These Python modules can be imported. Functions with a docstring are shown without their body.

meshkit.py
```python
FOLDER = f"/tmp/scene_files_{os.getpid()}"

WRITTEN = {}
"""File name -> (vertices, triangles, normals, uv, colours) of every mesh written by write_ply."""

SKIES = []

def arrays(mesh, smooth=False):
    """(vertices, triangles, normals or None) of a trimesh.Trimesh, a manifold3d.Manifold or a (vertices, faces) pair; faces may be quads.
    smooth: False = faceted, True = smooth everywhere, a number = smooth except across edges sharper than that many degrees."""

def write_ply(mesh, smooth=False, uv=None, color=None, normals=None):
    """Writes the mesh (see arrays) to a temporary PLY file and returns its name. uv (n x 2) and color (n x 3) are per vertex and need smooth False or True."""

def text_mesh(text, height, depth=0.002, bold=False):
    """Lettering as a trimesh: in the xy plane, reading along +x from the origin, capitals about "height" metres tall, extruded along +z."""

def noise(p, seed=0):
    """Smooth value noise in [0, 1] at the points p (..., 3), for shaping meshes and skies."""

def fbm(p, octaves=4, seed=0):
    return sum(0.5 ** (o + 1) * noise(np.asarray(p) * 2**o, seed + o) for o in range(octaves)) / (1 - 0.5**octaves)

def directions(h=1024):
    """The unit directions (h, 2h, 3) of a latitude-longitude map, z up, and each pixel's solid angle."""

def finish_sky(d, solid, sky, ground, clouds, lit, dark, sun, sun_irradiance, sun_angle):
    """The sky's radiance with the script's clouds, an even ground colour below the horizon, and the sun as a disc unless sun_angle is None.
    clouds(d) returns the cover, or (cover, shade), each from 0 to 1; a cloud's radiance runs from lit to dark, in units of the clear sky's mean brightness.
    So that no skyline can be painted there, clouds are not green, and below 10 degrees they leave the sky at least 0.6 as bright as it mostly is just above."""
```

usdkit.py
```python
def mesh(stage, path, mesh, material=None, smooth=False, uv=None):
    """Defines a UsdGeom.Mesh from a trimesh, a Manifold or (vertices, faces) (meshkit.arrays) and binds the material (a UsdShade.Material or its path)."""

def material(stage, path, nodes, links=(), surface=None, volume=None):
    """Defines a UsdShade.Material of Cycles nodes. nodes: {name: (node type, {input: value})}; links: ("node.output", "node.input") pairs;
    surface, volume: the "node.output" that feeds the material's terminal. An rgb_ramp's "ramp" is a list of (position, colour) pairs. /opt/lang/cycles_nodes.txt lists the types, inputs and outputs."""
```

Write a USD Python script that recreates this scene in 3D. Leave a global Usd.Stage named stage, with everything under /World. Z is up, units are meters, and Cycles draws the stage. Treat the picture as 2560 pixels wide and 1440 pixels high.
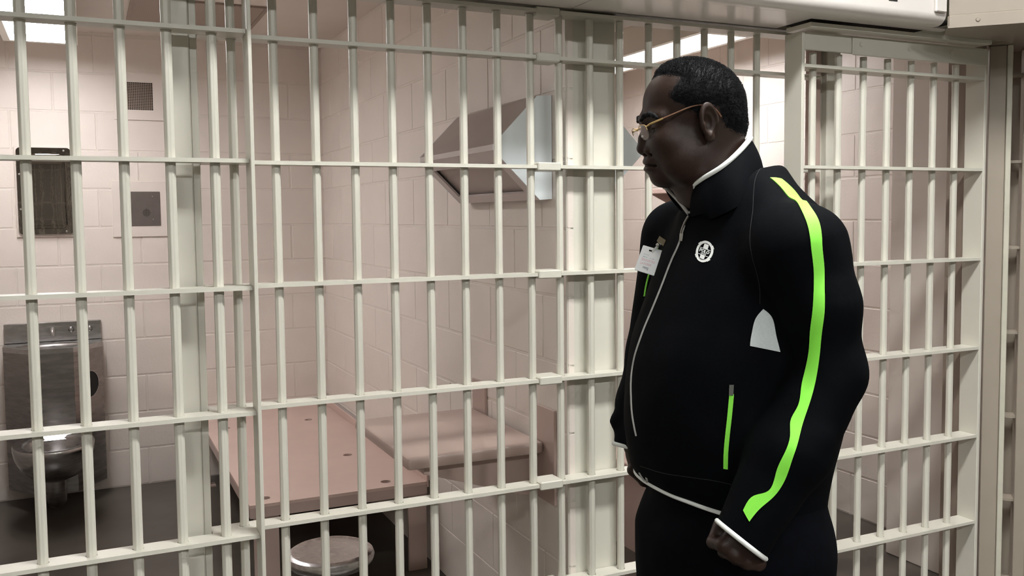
import math, random
import numpy as np, trimesh
import shapely
from shapely.geometry import Polygon, Point, box as sbox, LineString
from shapely import affinity
from shapely.ops import unary_union
from pxr import Usd, UsdGeom, UsdLux, UsdShade, Sdf, Gf
import usdkit, meshkit

stage = Usd.Stage.CreateInMemory()
UsdGeom.Xform.Define(stage, '/World')
UsdGeom.Scope.Define(stage, '/World/Looks')

# ---------------------------------------------------------------- camera, light, exposure
# x runs along the cell fronts, y goes into the cells, z is up; the cell-front grille stands at y = 0
YAW, PITCH, ROLL = 0.4351, -0.0635, -0.0103
EYE = np.array([0.0, -2.3162, 1.465])
_f = np.array([math.sin(YAW) * math.cos(PITCH), math.cos(YAW) * math.cos(PITCH), math.sin(PITCH)])
_r0 = np.array([math.cos(YAW), -math.sin(YAW), 0.0]); _u0 = np.cross(_r0, _f)
_r = _r0 * math.cos(ROLL) + _u0 * math.sin(ROLL); _u = -_r0 * math.sin(ROLL) + _u0 * math.cos(ROLL)
cam = UsdGeom.Camera.Define(stage, '/World/camera')
cam.AddTransformOp().Set(Gf.Matrix4d(*_r, 0, *_u, 0, *(-_f), 0, *EYE, 1))
cam.CreateHorizontalApertureAttr(36.0)
cam.CreateVerticalApertureAttr(20.25)
cam.CreateFocalLengthAttr(2291.4 / 2560 * 36)
cam.CreateVerticalApertureOffsetAttr(-36.92 / 2560 * 36)
cam.CreateClippingRangeAttr(Gf.Vec2f(0.05, 100))
cam.CreateExposureAttr(0.0)
CELL_LAMP, CORRIDOR_LAMP, FAR_LAMP = 23.5, 76.0, 42.0          # radiance of the fluorescent lenses
CELL_TINT, CORRIDOR_TINT = (1.0, 0.98, 0.985), (1.0, 1.0, 0.965)

# ---------------------------------------------------------------- helpers
_used = {}
def numbered(parent, name):
    k = (parent, name); n = _used.get(k, 0); _used[k] = n + 1
    return name if n == 0 else f'{name}_{n:03d}'

class Node:
    def __init__(s, path, loc): s.path, s.loc = path, np.array(loc, float)

def keys(prim, label=None, cat=None, group=None, kind=None):
    for k, v in (('label', label), ('category', cat), ('group', group), ('kind', kind)):
        if v: prim.SetCustomDataByKey(k, v)

def thing(name, label=None, cat=None, loc=(0, 0, 0), group=None, kind=None):
    path = '/World/' + numbered('/World', name)
    x = UsdGeom.Xform.Define(stage, path); x.AddTranslateOp().Set(Gf.Vec3d(*map(float, loc)))
    keys(x.GetPrim(), label, cat, group, kind)
    return Node(path, loc)

def part(parent, name, mesh, mat, label=None, smooth=False, kind=None):
    """A mesh given in world coordinates, as a child of a thing or of a part."""
    path = parent.path + '/' + numbered(parent.path, name)
    v, f, n = meshkit.arrays(mesh, smooth)
    m = usdkit.mesh(stage, path, (v - parent.loc, f), mat)
    if n is not None:
        m.CreateNormalsAttr([Gf.Vec3f(*map(float, q)) for q in n]); m.SetNormalsInterpolation('vertex')
    keys(m.GetPrim(), label, kind=kind)
    return Node(path, parent.loc)

def bx(x0, x1, y0, y1, z0, z1, bevel=0.0):
    if bevel <= 0:
        m = trimesh.creation.box([x1 - x0, y1 - y0, z1 - z0])
    else:
        h = np.array([x1 - x0, y1 - y0, z1 - z0]) / 2; b = min(bevel, *(h * 0.9)); pts = []
        for s in np.ndindex(2, 2, 2):
            s = np.array(s) * 2 - 1
            for k in range(3):
                q = h - b; q[k] = h[k]; pts.append(s * q)
        m = trimesh.convex.convex_hull(np.array(pts))
    m.apply_translation([(x0 + x1) / 2, (y0 + y1) / 2, (z0 + z1) / 2]); return m

def cat(*ms): return trimesh.util.concatenate([m for m in ms])

def extr(poly, h, frame=None):
    """A shapely polygon extruded by h along its normal; frame = (origin, xaxis, yaxis)."""
    ms = [trimesh.creation.extrude_polygon(g, h, engine='earcut') for g in getattr(poly, 'geoms', [poly])]
    m = cat(*ms)
    if frame is not None:
        o, a, b = [np.array(q, float) for q in frame]; c = np.cross(a, b)
        T = np.eye(4); T[:3, 0], T[:3, 1], T[:3, 2], T[:3, 3] = a, b, c, o
        m.apply_transform(T)
    return m

def cyl(p, q, r, n=24, r2=None):
    p, q = np.array(p, float), np.array(q, float); d = q - p; L = np.linalg.norm(d); d /= L
    a = np.cross(d, [0, 0, 1.0]) if abs(d[2]) < 0.9 else np.cross(d, [1.0, 0, 0]); a /= np.linalg.norm(a); b = np.cross(d, a)
    t = np.linspace(0, 2 * np.pi, n, endpoint=False); ring = np.cos(t)[:, None] * a + np.sin(t)[:, None] * b
    r2 = r if r2 is None else r2
    v = np.vstack([p + ring * r, q + ring * r2, p, q]); i = np.arange(n); j = (i + 1) % n
    f = np.vstack([np.c_[i, j, j + n], np.c_[i, j + n, i + n], np.c_[j, i, np.full(n, 2 * n)], np.c_[i + n, j + n, np.full(n, 2 * n + 1)]])
    m = trimesh.Trimesh(v, f, process=False); m.fix_normals(); return m

def lathe(profile, o, n=48):
    m = trimesh.creation.revolve(np.array(profile, float), sections=n); m.apply_translation(o); return m

def tube(path, r, n=10, closed=False):
    P = np.array(path, float); m = len(P); r = np.broadcast_to(r, (m,))
    T = np.gradient(P, axis=0) if not closed else np.roll(P, -1, 0) - np.roll(P, 1, 0)
    T /= np.linalg.norm(T, axis=1)[:, None]
    N = np.cross(T[0], [0.3, 0.2, 0.9]); N /= np.linalg.norm(N); Ns = [N]
    for t in T[1:]:
        N = Ns[-1] - t * (Ns[-1] @ t); Ns.append(N / np.linalg.norm(N))
    Ns = np.array(Ns); B = np.cross(T, Ns); a = np.linspace(0, 2 * np.pi, n, endpoint=False)
    v = (P[:, None] + r[:, None, None] * (np.cos(a)[None, :, None] * Ns[:, None] + np.sin(a)[None, :, None] * B[:, None])).reshape(-1, 3)
    f = []
    for i in range(m if closed else m - 1):
        k = (i + 1) % m
        for j in range(n):
            l = (j + 1) % n
            f += [[i * n + j, i * n + l, k * n + l], [i * n + j, k * n + l, k * n + j]]
    if not closed:
        v = np.vstack([v, P[0], P[-1]]); c0, c1 = m * n, m * n + 1
        for j in range(n):
            l = (j + 1) % n
            f += [[c0, l, j], [c1, (m - 1) * n + j, (m - 1) * n + l]]
    t = trimesh.Trimesh(v, f, process=False); t.fix_normals(); return t

def spline(pts, n=60, closed=False):
    from scipy.interpolate import CubicSpline
    P = np.array(pts, float)
    if closed: P = np.vstack([P, P[:1]])
    d = np.r_[0, np.cumsum(np.linalg.norm(np.diff(P, axis=0), axis=1))]
    s = CubicSpline(d, P, bc_type='periodic' if closed else 'natural')
    return s(np.linspace(0, d[-1], n, endpoint=not closed))

# ---------------------------------------------------------------- materials
def MAT(name, nodes, links=(), surface='p.BSDF', volume=None):
    return usdkit.material(stage, '/World/Looks/' + name, nodes, links, surface=surface, volume=volume)

def paint(name, c, rough=0.4, var=0.06, scale=6.0, bump=0.0, bscale=120.0, spec=0.5, c2=None, coat=0.0, metallic=0.0):
    c = np.array(c, float); lo, hi = (c * (1 - var), np.minimum(c * (1 + var), 1)) if c2 is None else (c, np.array(c2, float))
    nodes = {'t': ('texture_coordinate', {}), 'n': ('noise_texture', {'scale': scale, 'detail': 4.0, 'roughness': 0.6}),
             'r': ('rgb_ramp', {'ramp': [(0.3, lo), (0.7, hi)]}),
             'p': ('principled_bsdf', {'roughness': rough, 'specular_ior_level': spec, 'coat_weight': coat, 'metallic': metallic})}
    links = [('t.object', 'n.vector'), ('n.fac', 'r.fac'), ('r.color', 'p.base_color')]
    if bump:
        nodes['n2'] = ('noise_texture', {'scale': bscale, 'detail': 3.0}); nodes['b'] = ('bump', {'strength': bump, 'distance': 0.002})
        links += [('t.object', 'n2.vector'), ('n2.fac', 'b.height'), ('b.normal', 'p.normal')]
    return MAT(name, nodes, links)

def steel(name, c=(0.55, 0.54, 0.53), rough=0.28, bump=0.02, scale=(2, 2, 10), dist=0.001):
    nodes = {'t': ('texture_coordinate', {}), 'm': ('mapping', {'scale': scale}),
             'n': ('noise_texture', {'scale': 4.0, 'detail': 4.0}), 'b': ('bump', {'strength': bump, 'distance': dist}),
             'mr': ('map_range', {'from_min': 0.3, 'from_max': 0.7, 'to_min': rough * 0.8, 'to_max': rough * 1.25}),
             'p': ('principled_bsdf', {'base_color': c, 'metallic': 1.0})}
    return MAT(name, nodes, [('t.object', 'm.vector'), ('m.vector', 'n.vector'), ('n.fac', 'b.height'), ('b.normal', 'p.normal'), ('n.fac', 'mr.value'), ('mr.result', 'p.roughness')])

def plain(name, c, rough=0.5, metallic=0.0, **kw):
    return MAT(name, {'p': ('principled_bsdf', {'base_color': c, 'roughness': rough, 'metallic': metallic, **kw})})

def glow(name, tint, strength):
    return MAT(name, {'e': ('emission', {'color': tint, 'strength': strength})}, surface='e.emission')

CREAM = (0.66, 0.64, 0.57)
M_cream = paint('cream_enamel', CREAM, 0.35, 0.02, 5.0, 0.015, 40.0)
M_header = paint('pinkish_cream_enamel', (0.72, 0.68, 0.655), 0.25, 0.02, 4.0, 0.01, 40.0)
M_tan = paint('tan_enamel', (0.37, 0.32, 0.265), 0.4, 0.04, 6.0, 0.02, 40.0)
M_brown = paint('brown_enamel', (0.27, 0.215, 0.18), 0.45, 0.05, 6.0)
M_creamdark = paint('cream_enamel_worn', (0.60, 0.58, 0.49), 0.38, 0.08, 9.0, 0.05, 60.0)
PINK = (0.745, 0.675, 0.62)
M_block = [paint(f'pink_block_paint_{k}', np.array(PINK) * s, 0.42, 0.035, 3.0, 0.25, 90.0) for k, s in enumerate((0.985, 1.0, 1.015))]
M_mortar = paint('pink_joint_paint', np.array(PINK) * 0.96, 0.5, 0.04, 8.0, 0.2, 140.0)
M_plaster = paint('pink_plaster_paint', np.array(PINK) * 0.97, 0.45, 0.03, 4.0, 0.1, 50.0)
M_ceiling = paint('pink_ceiling_paint', np.array(PINK) * 0.98, 0.5, 0.03, 4.0, 0.1, 60.0)
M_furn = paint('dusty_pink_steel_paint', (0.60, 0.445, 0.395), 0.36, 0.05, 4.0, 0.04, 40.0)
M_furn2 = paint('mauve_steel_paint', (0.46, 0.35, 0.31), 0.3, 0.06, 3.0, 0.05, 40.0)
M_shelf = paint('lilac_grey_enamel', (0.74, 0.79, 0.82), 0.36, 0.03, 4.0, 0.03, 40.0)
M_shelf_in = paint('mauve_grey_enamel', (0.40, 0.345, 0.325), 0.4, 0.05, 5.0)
M_shelf_frame = paint('pale_mauve_enamel', (0.58, 0.52, 0.51), 0.4, 0.03, 5.0)
M_floor = paint('worn_grey_concrete', (0.050, 0.042, 0.034), 0.30, 0.0, 2.2, 0.05, 30.0, c2=(0.092, 0.080, 0.066))
M_dark = plain('dark_gap', (0.012, 0.011, 0.010), 0.8)
M_steel = steel('brushed_stainless', (0.46, 0.45, 0.445), 0.24, 0.006)
M_steel_dark = steel('worn_stainless', (0.30, 0.285, 0.275), 0.30, 0.006)
M_spun = steel('spun_stainless', (0.55, 0.53, 0.53), 0.25, 0.004, (6, 6, 6))
M_mirror = steel('polished_steel', (0.30, 0.275, 0.245), 0.03, 0.05, (2.2, 2.2, 1.3), 0.01)
M_brownplate = paint('brown_grey_plate', (0.125, 0.105, 0.095), 0.4, 0.08, 20.0)
M_grid = paint('taupe_perforated_panel', (0.33, 0.26, 0.215), 0.55, 0.05, 8.0)
M_screw = plain('zinc_screw', (0.6, 0.58, 0.55), 0.3, 1.0)
M_cell_lens = glow('cell_lamp_lens', CELL_TINT, CELL_LAMP)
M_corr_lens = glow('corridor_lamp_lens', CORRIDOR_TINT, CORRIDOR_LAMP); M_far_lens = glow('far_corridor_lamp_lens', CORRIDOR_TINT, FAR_LAMP)

# ---------------------------------------------------------------- the setting
COURSE, BLOCK = 0.2032, 0.4064
BACK, PART_L, PART_R, SIDE_R, SIDE_L, CEIL = 3.07, 1.283, 1.445, 3.31, -0.58, 2.45
rnd = random.Random(4)

def block_wall(name, origin, along, out, length, height, off_even, label, trim=None):
    """A wall of painted blocks: origin at its foot, 'along' its run, 'out' the way it faces; joints in even courses at off_even + k blocks."""
    o, a, n = np.array(origin, float), np.array(along, float), np.array(out, float); up = np.array([0, 0, 1.0])
    w = thing(name, kind='structure', loc=o, label=label)
    g = 0.0035                                                    # half a joint
    def put(x0, x1, z0, z1, d0, d1, c):
        P = []
        for (q0, q1, r0, r1, d) in ((x0, x1, z0, z1, d0), (x0, x1, z0, z1, d1 - c), (x0 + c, x1 - c, z0 + c, z1 - c, d1)):
            P += [[q0, r0, d], [q1, r0, d], [q1, r1, d], [q0, r1, d]]
        P = np.array(P); v = o + P[:, :1] * a + P[:, 1:2] * up + P[:, 2:] * n
        f = [[8, 9, 10], [8, 10, 11]]
        for b in (0, 4):
            for i in range(4):
                j = (i + 1) % 4; f += [[b + i, b + j, b + 4 + j], [b + i, b + 4 + j, b + 4 + i]]
        m = trimesh.Trimesh(v, f, process=False)
        if np.dot(np.cross(a, up), n) < 0: m.invert()
        return m
    part(w, 'mortar', put(-0.003, length + 0.003, 0, height, -0.011, -0.0016, 0.0001), M_mortar)
    k = 0
    while k * COURSE < height - 0.02:
        z0, z1 = k * COURSE + g, min((k + 1) * COURSE - g, height)
        x = off_even + (BLOCK / 2 if k % 2 else 0.0); x -= math.ceil(x / BLOCK) * BLOCK
        while x < length - 0.01:
            x0, x1 = max(x + g, -0.004), min(x + BLOCK - g, length + 0.004)
            if x1 - x0 > 0.03:
                part(w, 'block', put(x0, x1, z0, z1, -0.02, rnd.uniform(-0.0002, 0.0007), 0.0028), M_block[rnd.randrange(3)])
            x += BLOCK
        k += 1
    return w

def slab(name, mesh, mat, label=None):
    w = thing(name, kind='structure', label=label); part(w, 'surface', mesh, mat); return w

fl = thing('floor', kind='structure', label='dark worn concrete floor of the cells and the corridor')
part(fl, 'surface', bx(-4.0, 6.0, -7.2, 3.3, -0.12, 0.0), M_floor)
block_wall('wall_back', (SIDE_L, BACK, 0), (1, 0, 0), (0, -1, 0), PART_L - SIDE_L, CEIL, 0.278 - SIDE_L - BLOCK * 2, 'pink painted block wall at the back of the left cell')
block_wall('wall_right', (PART_L, 0.058, 0), (0, 1, 0), (-1, 0, 0), BACK - 0.058, CEIL, 0.42 - 0.058, 'pink painted block partition on the right of the left cell')
block_wall('wall_far_right', (SIDE_R, 0.058, 0), (0, 1, 0), (-1, 0, 0), BACK - 0.058, CEIL, 0.947 - 0.058, 'pink painted block wall on the right of the right cell')
block_wall('wall_far_back', (PART_R, BACK, 0), (1, 0, 0), (0, -1, 0), SIDE_R - PART_R, CEIL, 0.2, 'pink painted block wall at the back of the right cell')
slab('wall_left', bx(SIDE_L - 0.1, SIDE_L, 0.0, BACK, 0, CEIL), M_plaster, 'pink painted wall on the left of the left cell')
w = thing('wall_partition', kind='structure', label='end of the partition between the two cells, faced with cream steel')
part(w, 'core', bx(PART_L + 0.0115, PART_R, 0.066, BACK, 0, CEIL), M_plaster)
part(w, 'end_plate', bx(PART_L - 0.002, PART_R + 0.004, 0.057, 0.066, 0, 2.1, 0.002), M_cream)
w = thing('wall_pier', kind='structure', label='plain pink plastered pier behind the right sliding door')
part(w, 'surface', bx(3.07, 3.30, 0.03, 0.51, 0, CEIL, 0.004), M_plaster)
ce = thing('ceiling', kind='structure', label='pink painted ceiling of the cells')
part(ce, 'surface', bx(SIDE_L, 2.738, 0.0, BACK + 0.1, CEIL, CEIL + 0.1), M_ceiling)
part(ce, 'surface', bx(2.741, SIDE_R, 0.0, BACK + 0.1, CEIL, CEIL + 0.1), M_ceiling)
part(ce, 'backing', bx(SIDE_L, SIDE_R, 0.0, BACK + 0.1, CEIL + 0.1, CEIL + 0.13), M_dark)
w = thing('wall_front', kind='structure', label='cream wall above the cell fronts')
part(w, 'lintel', bx(-3.0, 3.3, 0.008, 0.09, 2.046, 3.25), M_creamdark)
w = thing('wall_corridor', kind='structure', label='cream corridor walls and ceiling behind the camera')
part(w, 'back', bx(-4.0, 6.0, -7.3, -7.2, 0, 3.25), paint('brown_corridor_paint', (0.20, 0.175, 0.155), 0.5))
part(w, 'end', bx(-4.1, -4.0, -7.2, 0.0, 0, 3.25), M_creamdark)
part(w, 'end', bx(6.0, 6.1, -7.2, 3.3, 0, 3.25), M_creamdark)
part(w, 'front', bx(-4.0, -0.72, 0.0, 0.1, 0, 3.25), M_creamdark)
part(w, 'return', bx(3.3, 6.0, 0.0, 0.1, 0, 3.25), M_creamdark)
part(w, 'overhead', bx(-4.0, 6.0, -7.2, 0.0, 3.25, 3.35), M_creamdark)

# ---------------------------------------------------------------- bars, rails, doors
def bar(x, y, z0, z1, r=0.0108):
    t = np.linspace(0, 2 * np.pi, 32, endpoint=False); rr = r * (1 + 0.05 * np.cos(8 * t + math.pi))
    c = np.c_[x + rr * np.cos(t), y + rr * np.sin(t)]
    return extr(Polygon(c), z1 - z0, ((0, 0, z0), (1, 0, 0), (0, 1, 0)))

def rail(x0, x1, y0, y1, z, xs, yc, t=0.0097, r=0.0126):
    p = sbox(x0, y0, x1, y1)
    for x in xs: p = p.difference(Point(x, yc).buffer(r, 12))
    return extr(p, t, ((0, 0, z - t / 2), (1, 0, 0), (0, 1, 0)))

RAILS = [0.0762 + 0.3048 * k for k in range(7)]

# middle grille: from the steel post to the sleeves
t = thing('cell_grille', 'cream bar grille between the narrow post and the wide partition end, left of the man', 'cell bars', (0.26, 0, 0))
xs = [0.5413 + 0.1016 * k for k in range(-2, 7)]
for z in RAILS: part(t, 'rail', rail(0.259, 1.158, 0.0, 0.055, z, xs, 0.0275), M_cream)
for x in xs: part(t, 'bar', bar(x, 0.0275, 0.0, 2.026), M_cream, smooth=50)
part(t, 'top_rail', rail(0.259, 1.158, -0.004, 0.06, 2.032, [], 0), M_cream)
for z in RAILS + [2.032]:
    s = part(t, 'sleeve', bx(1.1585, 1.2315, -0.006, 0.061, z - 0.012, z + 0.012, 0.003), M_cream, 'welded sleeve where two rails join')

# right-hand fixed grille
t = thing('cell_grille', 'cream bar grille running behind the man from the partition end to the right sliding door', 'cell bars', (1.232, 0, 0))
xs = [1.242 + 0.1017 * k for k in range(0, 8)]
for z in RAILS: part(t, 'rail', rail(1.232, 2.198, 0.0, 0.055, z, xs, 0.0275), M_cream)
for x in xs: part(t, 'bar', bar(x, 0.0275, 0.0, 2.026), M_cream, smooth=50)
part(t, 'top_rail', rail(1.232, 2.198, -0.004, 0.06, 2.032, [], 0), M_cream)

# posts where the fixed grilles end
t = thing('steel_post', 'narrow cream steel post at the left end of the middle bar grille', 'post', (0.228, 0.03, 0))
part(t, 'tube', bx(0.196, 0.240, 0.012, 0.075, 0, 2.045, 0.003), M_cream)
part(t, 'flange', bx(0.2405, 0.2585, 0.020, 0.060, 0, 2.045, 0.002), M_cream)
t = thing('steel_post', 'shaded cream steel post behind the leftmost bars of the right sliding door', 'post', (2.26, 0.03, 0))
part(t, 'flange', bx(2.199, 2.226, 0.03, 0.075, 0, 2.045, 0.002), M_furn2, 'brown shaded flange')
part(t, 'tube', bx(2.252, 2.312, 0.03, 0.085, 0, 2.045, 0.003), M_cream)
part(t, 'web', bx(2.226, 2.252, 0.055, 0.07, 0, 2.045), M_cream)

# left sliding door
t = thing('sliding_cell_door', 'cream sliding bar door filling the left edge of the view, nearest the camera', 'cell door', (0.0, -0.045, 0))
y0, y1, yc = -0.076, -0.018, -0.046
zs = [0.39, 0.692, 0.9945, 1.297, 1.5995, 1.902]; zs = [0.0875] + zs
xs = [-0.112 + 0.099 * k for k in range(-5, 5)]
for z in zs: part(t, 'rail', rail(-0.66, 0.3585, y0, y1, z, xs, yc), M_cream)
for x in xs: part(t, 'bar', bar(x, yc, 0.03, 2.02, 0.0116), M_cream, smooth=50)
part(t, 'edge_stile', bx(0.359, 0.3685, -0.092, -0.022, 0.02, 2.03, 0.0015), M_cream)
part(t, 'back_stile', bx(-0.67, -0.6605, -0.085, -0.02, 0.02, 2.03, 0.0015), M_cream)

# right sliding door
t = thing('sliding_cell_door', 'cream framed sliding bar door to the right of the man, with a bolted top plate', 'cell door', (2.42, -0.08, 0))
y0, y1, yc = -0.112, -0.042, -0.078
zs = [0.047, 0.36, 0.669, 0.982, 1.2945, 1.6045, 1.9155]
xs = [2.088 + 0.1062 * k for k in range(7)]
for z in zs: part(t, 'rail', rail(2.0245, 2.826, y0, y1, z, xs, yc), M_cream)
for x in xs: part(t, 'bar', bar(x, yc, 0.01, 1.962, 0.0112), M_cream, smooth=50)
part(t, 'stile', bx(2.012, 2.024, -0.114, -0.035, 0.01, 2.018, 0.002), M_cream)
part(t, 'stile', bx(2.8265, 2.840, -0.114, -0.036, 0.01, 2.018, 0.002), M_cream)
part(t, 'top_plate', bx(2.0245, 2.826, -0.112, -0.102, 1.963, 2.018, 0.002), M_cream)
part(t, 'top_lip', bx(2.004, 2.80, -0.158, -0.05, 2.023, 2.0365, 0.001), M_cream)
cov = part(t, 'cover_plate', bx(2.215, 2.826, -0.118, -0.1125, 1.958, 2.012, 0.002), M_cream)
for x in (2.25, 2.46, 2.66): part(cov, 'bolt', cyl((x, -0.1175, 1.992), (x, -0.121, 1.992), 0.0085, 16, 0.006), M_cream, smooth=40)

# track housing over the cell fronts
t = thing('track_housing', 'long cream steel door track housing over the bars across the top', 'housing', (1.0, -0.13, 2.04))
HZ = 2.0445
def lip(x0, x1):
    c = [(-0.206, HZ), (-0.225, HZ)] + [(-0.225 - 0.032 * math.sin(a), HZ + 0.032 - 0.032 * math.cos(a)) for a in np.linspace(0.0, math.pi / 2, 10)] + [(-0.257, 2.55), (-0.249, 2.55), (-0.249, HZ + 0.034), (-0.225, HZ + 0.006), (-0.206, HZ + 0.006)]
    return extr(Polygon(c), x1 - x0, ((x0, 0, 0), (0, 1, 0), (0, 0, 1)))
part(t, 'underside_plate', bx(-2.9, 1.266, -0.2055, -0.006, HZ, HZ + 0.006), M_header)
part(t, 'underside_plate', bx(1.269, 2.001, -0.2055, -0.010, HZ, HZ + 0.006), M_header)
part(t, 'underside_plate', bx(2.001, 2.545, -0.2055, -0.163, HZ, HZ + 0.006), M_header)
part(t, 'face_plate', lip(-2.9, 2.46), M_header, smooth=40)
part(t, 'end_bracket', bx(2.405, 2.452, -0.268, -0.2575, 2.078, 2.55, 0.003), M_header)
part(t, 'inner_void', bx(-2.9, 2.52, -0.24, 0.0, 2.056, 2.062), M_dark)
part(t, 'slot', bx(2.215, 2.25, -0.2585, -0.2565, 2.097, 2.135), M_dark, 'small black square slot')
part(t, 'hood', bx(-2.9, 2.46, -0.257, 0.004, 2.5505, 2.57), M_header)

# the corner housing and grille that turn away at 45 degrees on the right
dg = np.array([math.sqrt(.5), -math.sqrt(.5), 0]); ng = np.array([-math.sqrt(.5), -math.sqrt(.5), 0])   # along, and out towards the corridor
def dbox(t0, t1, n0, n1, z0, z1, o, b=0.0):
    m = bx(t0, t1, n0, n1, z0, z1, b); v = m.vertices
    m.vertices = np.array([o[0], o[1], 0]) + v[:, :1] * dg + v[:, 1:2] * ng + v[:, 2:] * [0, 0, 1]
    m.fix_normals(); return m
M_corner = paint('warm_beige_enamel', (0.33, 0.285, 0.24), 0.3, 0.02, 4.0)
o = (2.466, -0.258)
t = thing('corner_housing', 'cream steel housing turning the corner at the top right', 'housing', (2.6, -0.35, 2.05))
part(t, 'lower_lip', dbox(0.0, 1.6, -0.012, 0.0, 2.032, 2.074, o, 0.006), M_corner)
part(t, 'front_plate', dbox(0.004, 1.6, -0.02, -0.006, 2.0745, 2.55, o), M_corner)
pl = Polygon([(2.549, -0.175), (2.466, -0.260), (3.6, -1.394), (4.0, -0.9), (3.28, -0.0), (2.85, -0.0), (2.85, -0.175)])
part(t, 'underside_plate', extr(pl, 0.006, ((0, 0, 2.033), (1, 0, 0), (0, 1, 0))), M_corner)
for tt in (0.085, 0.5, 0.9):
    p = np.array([*o, 2.053]) + dg * tt
    part(t, 'bolt', cyl(p, p + ng * 0.004, 0.007, 16, 0.005), M_corner)

t = thing('jamb_post', 'cream steel jamb with a light edge at the far right beside the sliding door', 'post', (2.9, -0.12, 0))
o2 = (2.865, -0.095)
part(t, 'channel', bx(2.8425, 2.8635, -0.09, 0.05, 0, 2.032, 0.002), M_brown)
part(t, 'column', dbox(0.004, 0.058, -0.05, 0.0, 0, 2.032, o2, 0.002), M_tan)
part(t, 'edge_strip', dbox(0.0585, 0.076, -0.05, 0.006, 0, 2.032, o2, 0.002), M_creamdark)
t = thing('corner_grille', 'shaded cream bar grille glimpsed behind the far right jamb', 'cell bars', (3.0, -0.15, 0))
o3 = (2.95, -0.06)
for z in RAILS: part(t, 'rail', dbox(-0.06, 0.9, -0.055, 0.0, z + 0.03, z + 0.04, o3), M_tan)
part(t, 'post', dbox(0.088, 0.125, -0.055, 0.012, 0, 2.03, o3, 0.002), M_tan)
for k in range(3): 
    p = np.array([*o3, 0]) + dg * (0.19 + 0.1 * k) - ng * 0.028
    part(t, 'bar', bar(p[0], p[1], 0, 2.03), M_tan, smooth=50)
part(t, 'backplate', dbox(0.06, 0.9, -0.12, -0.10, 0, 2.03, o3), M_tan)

# ---------------------------------------------------------------- lamps
def ceiling_lamp(label, x0, x1, y0, y1, z):
    t = thing('cell_ceiling_light', label, 'ceiling light', ((x0 + x1) / 2, (y0 + y1) / 2, CEIL), group=None)
    w = 0.03
    ring = sbox(x0 - w, y0 - w, x1 + w, y1 + w).difference(sbox(x0, y0, x1, y1))
    part(t, 'frame', extr(ring, CEIL - z + 0.009, ((0, 0, z - 0.010), (1, 0, 0), (0, 1, 0))), M_cream)
    part(t, 'lens', bx(x0 + .001, x1 - .001, y0 + .001, y1 - .001, z, z + 0.012), M_cell_lens, 'glowing white lens')
ceiling_lamp('glowing white fluorescent fitting on the left cell ceiling above the wall mirror', -0.288, -0.030, 1.42, 2.64, 2.32)
ceiling_lamp('glowing white fluorescent fitting on the right cell ceiling above the man', 2.675, 2.933, 1.28, 2.50, 2.32)
def corridor_lamp(label, x, y, lx, ly, lens):
    t = thing('corridor_ceiling_light', label, 'ceiling light', (x, y, 3.25))
    ring = sbox(x - lx / 2 - .02, y - ly / 2 - .02, x + lx / 2 + .02, y + ly / 2 + .02).difference(sbox(x - lx / 2, y - ly / 2, x + lx / 2, y + ly / 2))
    part(t, 'frame', extr(ring, 0.06, ((0, 0, 3.189), (1, 0, 0), (0, 1, 0))), M_cream)
    part(t, 'lens', bx(x - lx / 2 + .001, x + lx / 2 - .001, y - ly / 2 + .001, y + ly / 2 - .001, 3.20, 3.21), M_corr_lens)
corridor_lamp('long white fluorescent fitting on the corridor ceiling over the man', 1.35, -1.30, 1.2, 0.3, M_corr_lens)
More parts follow.
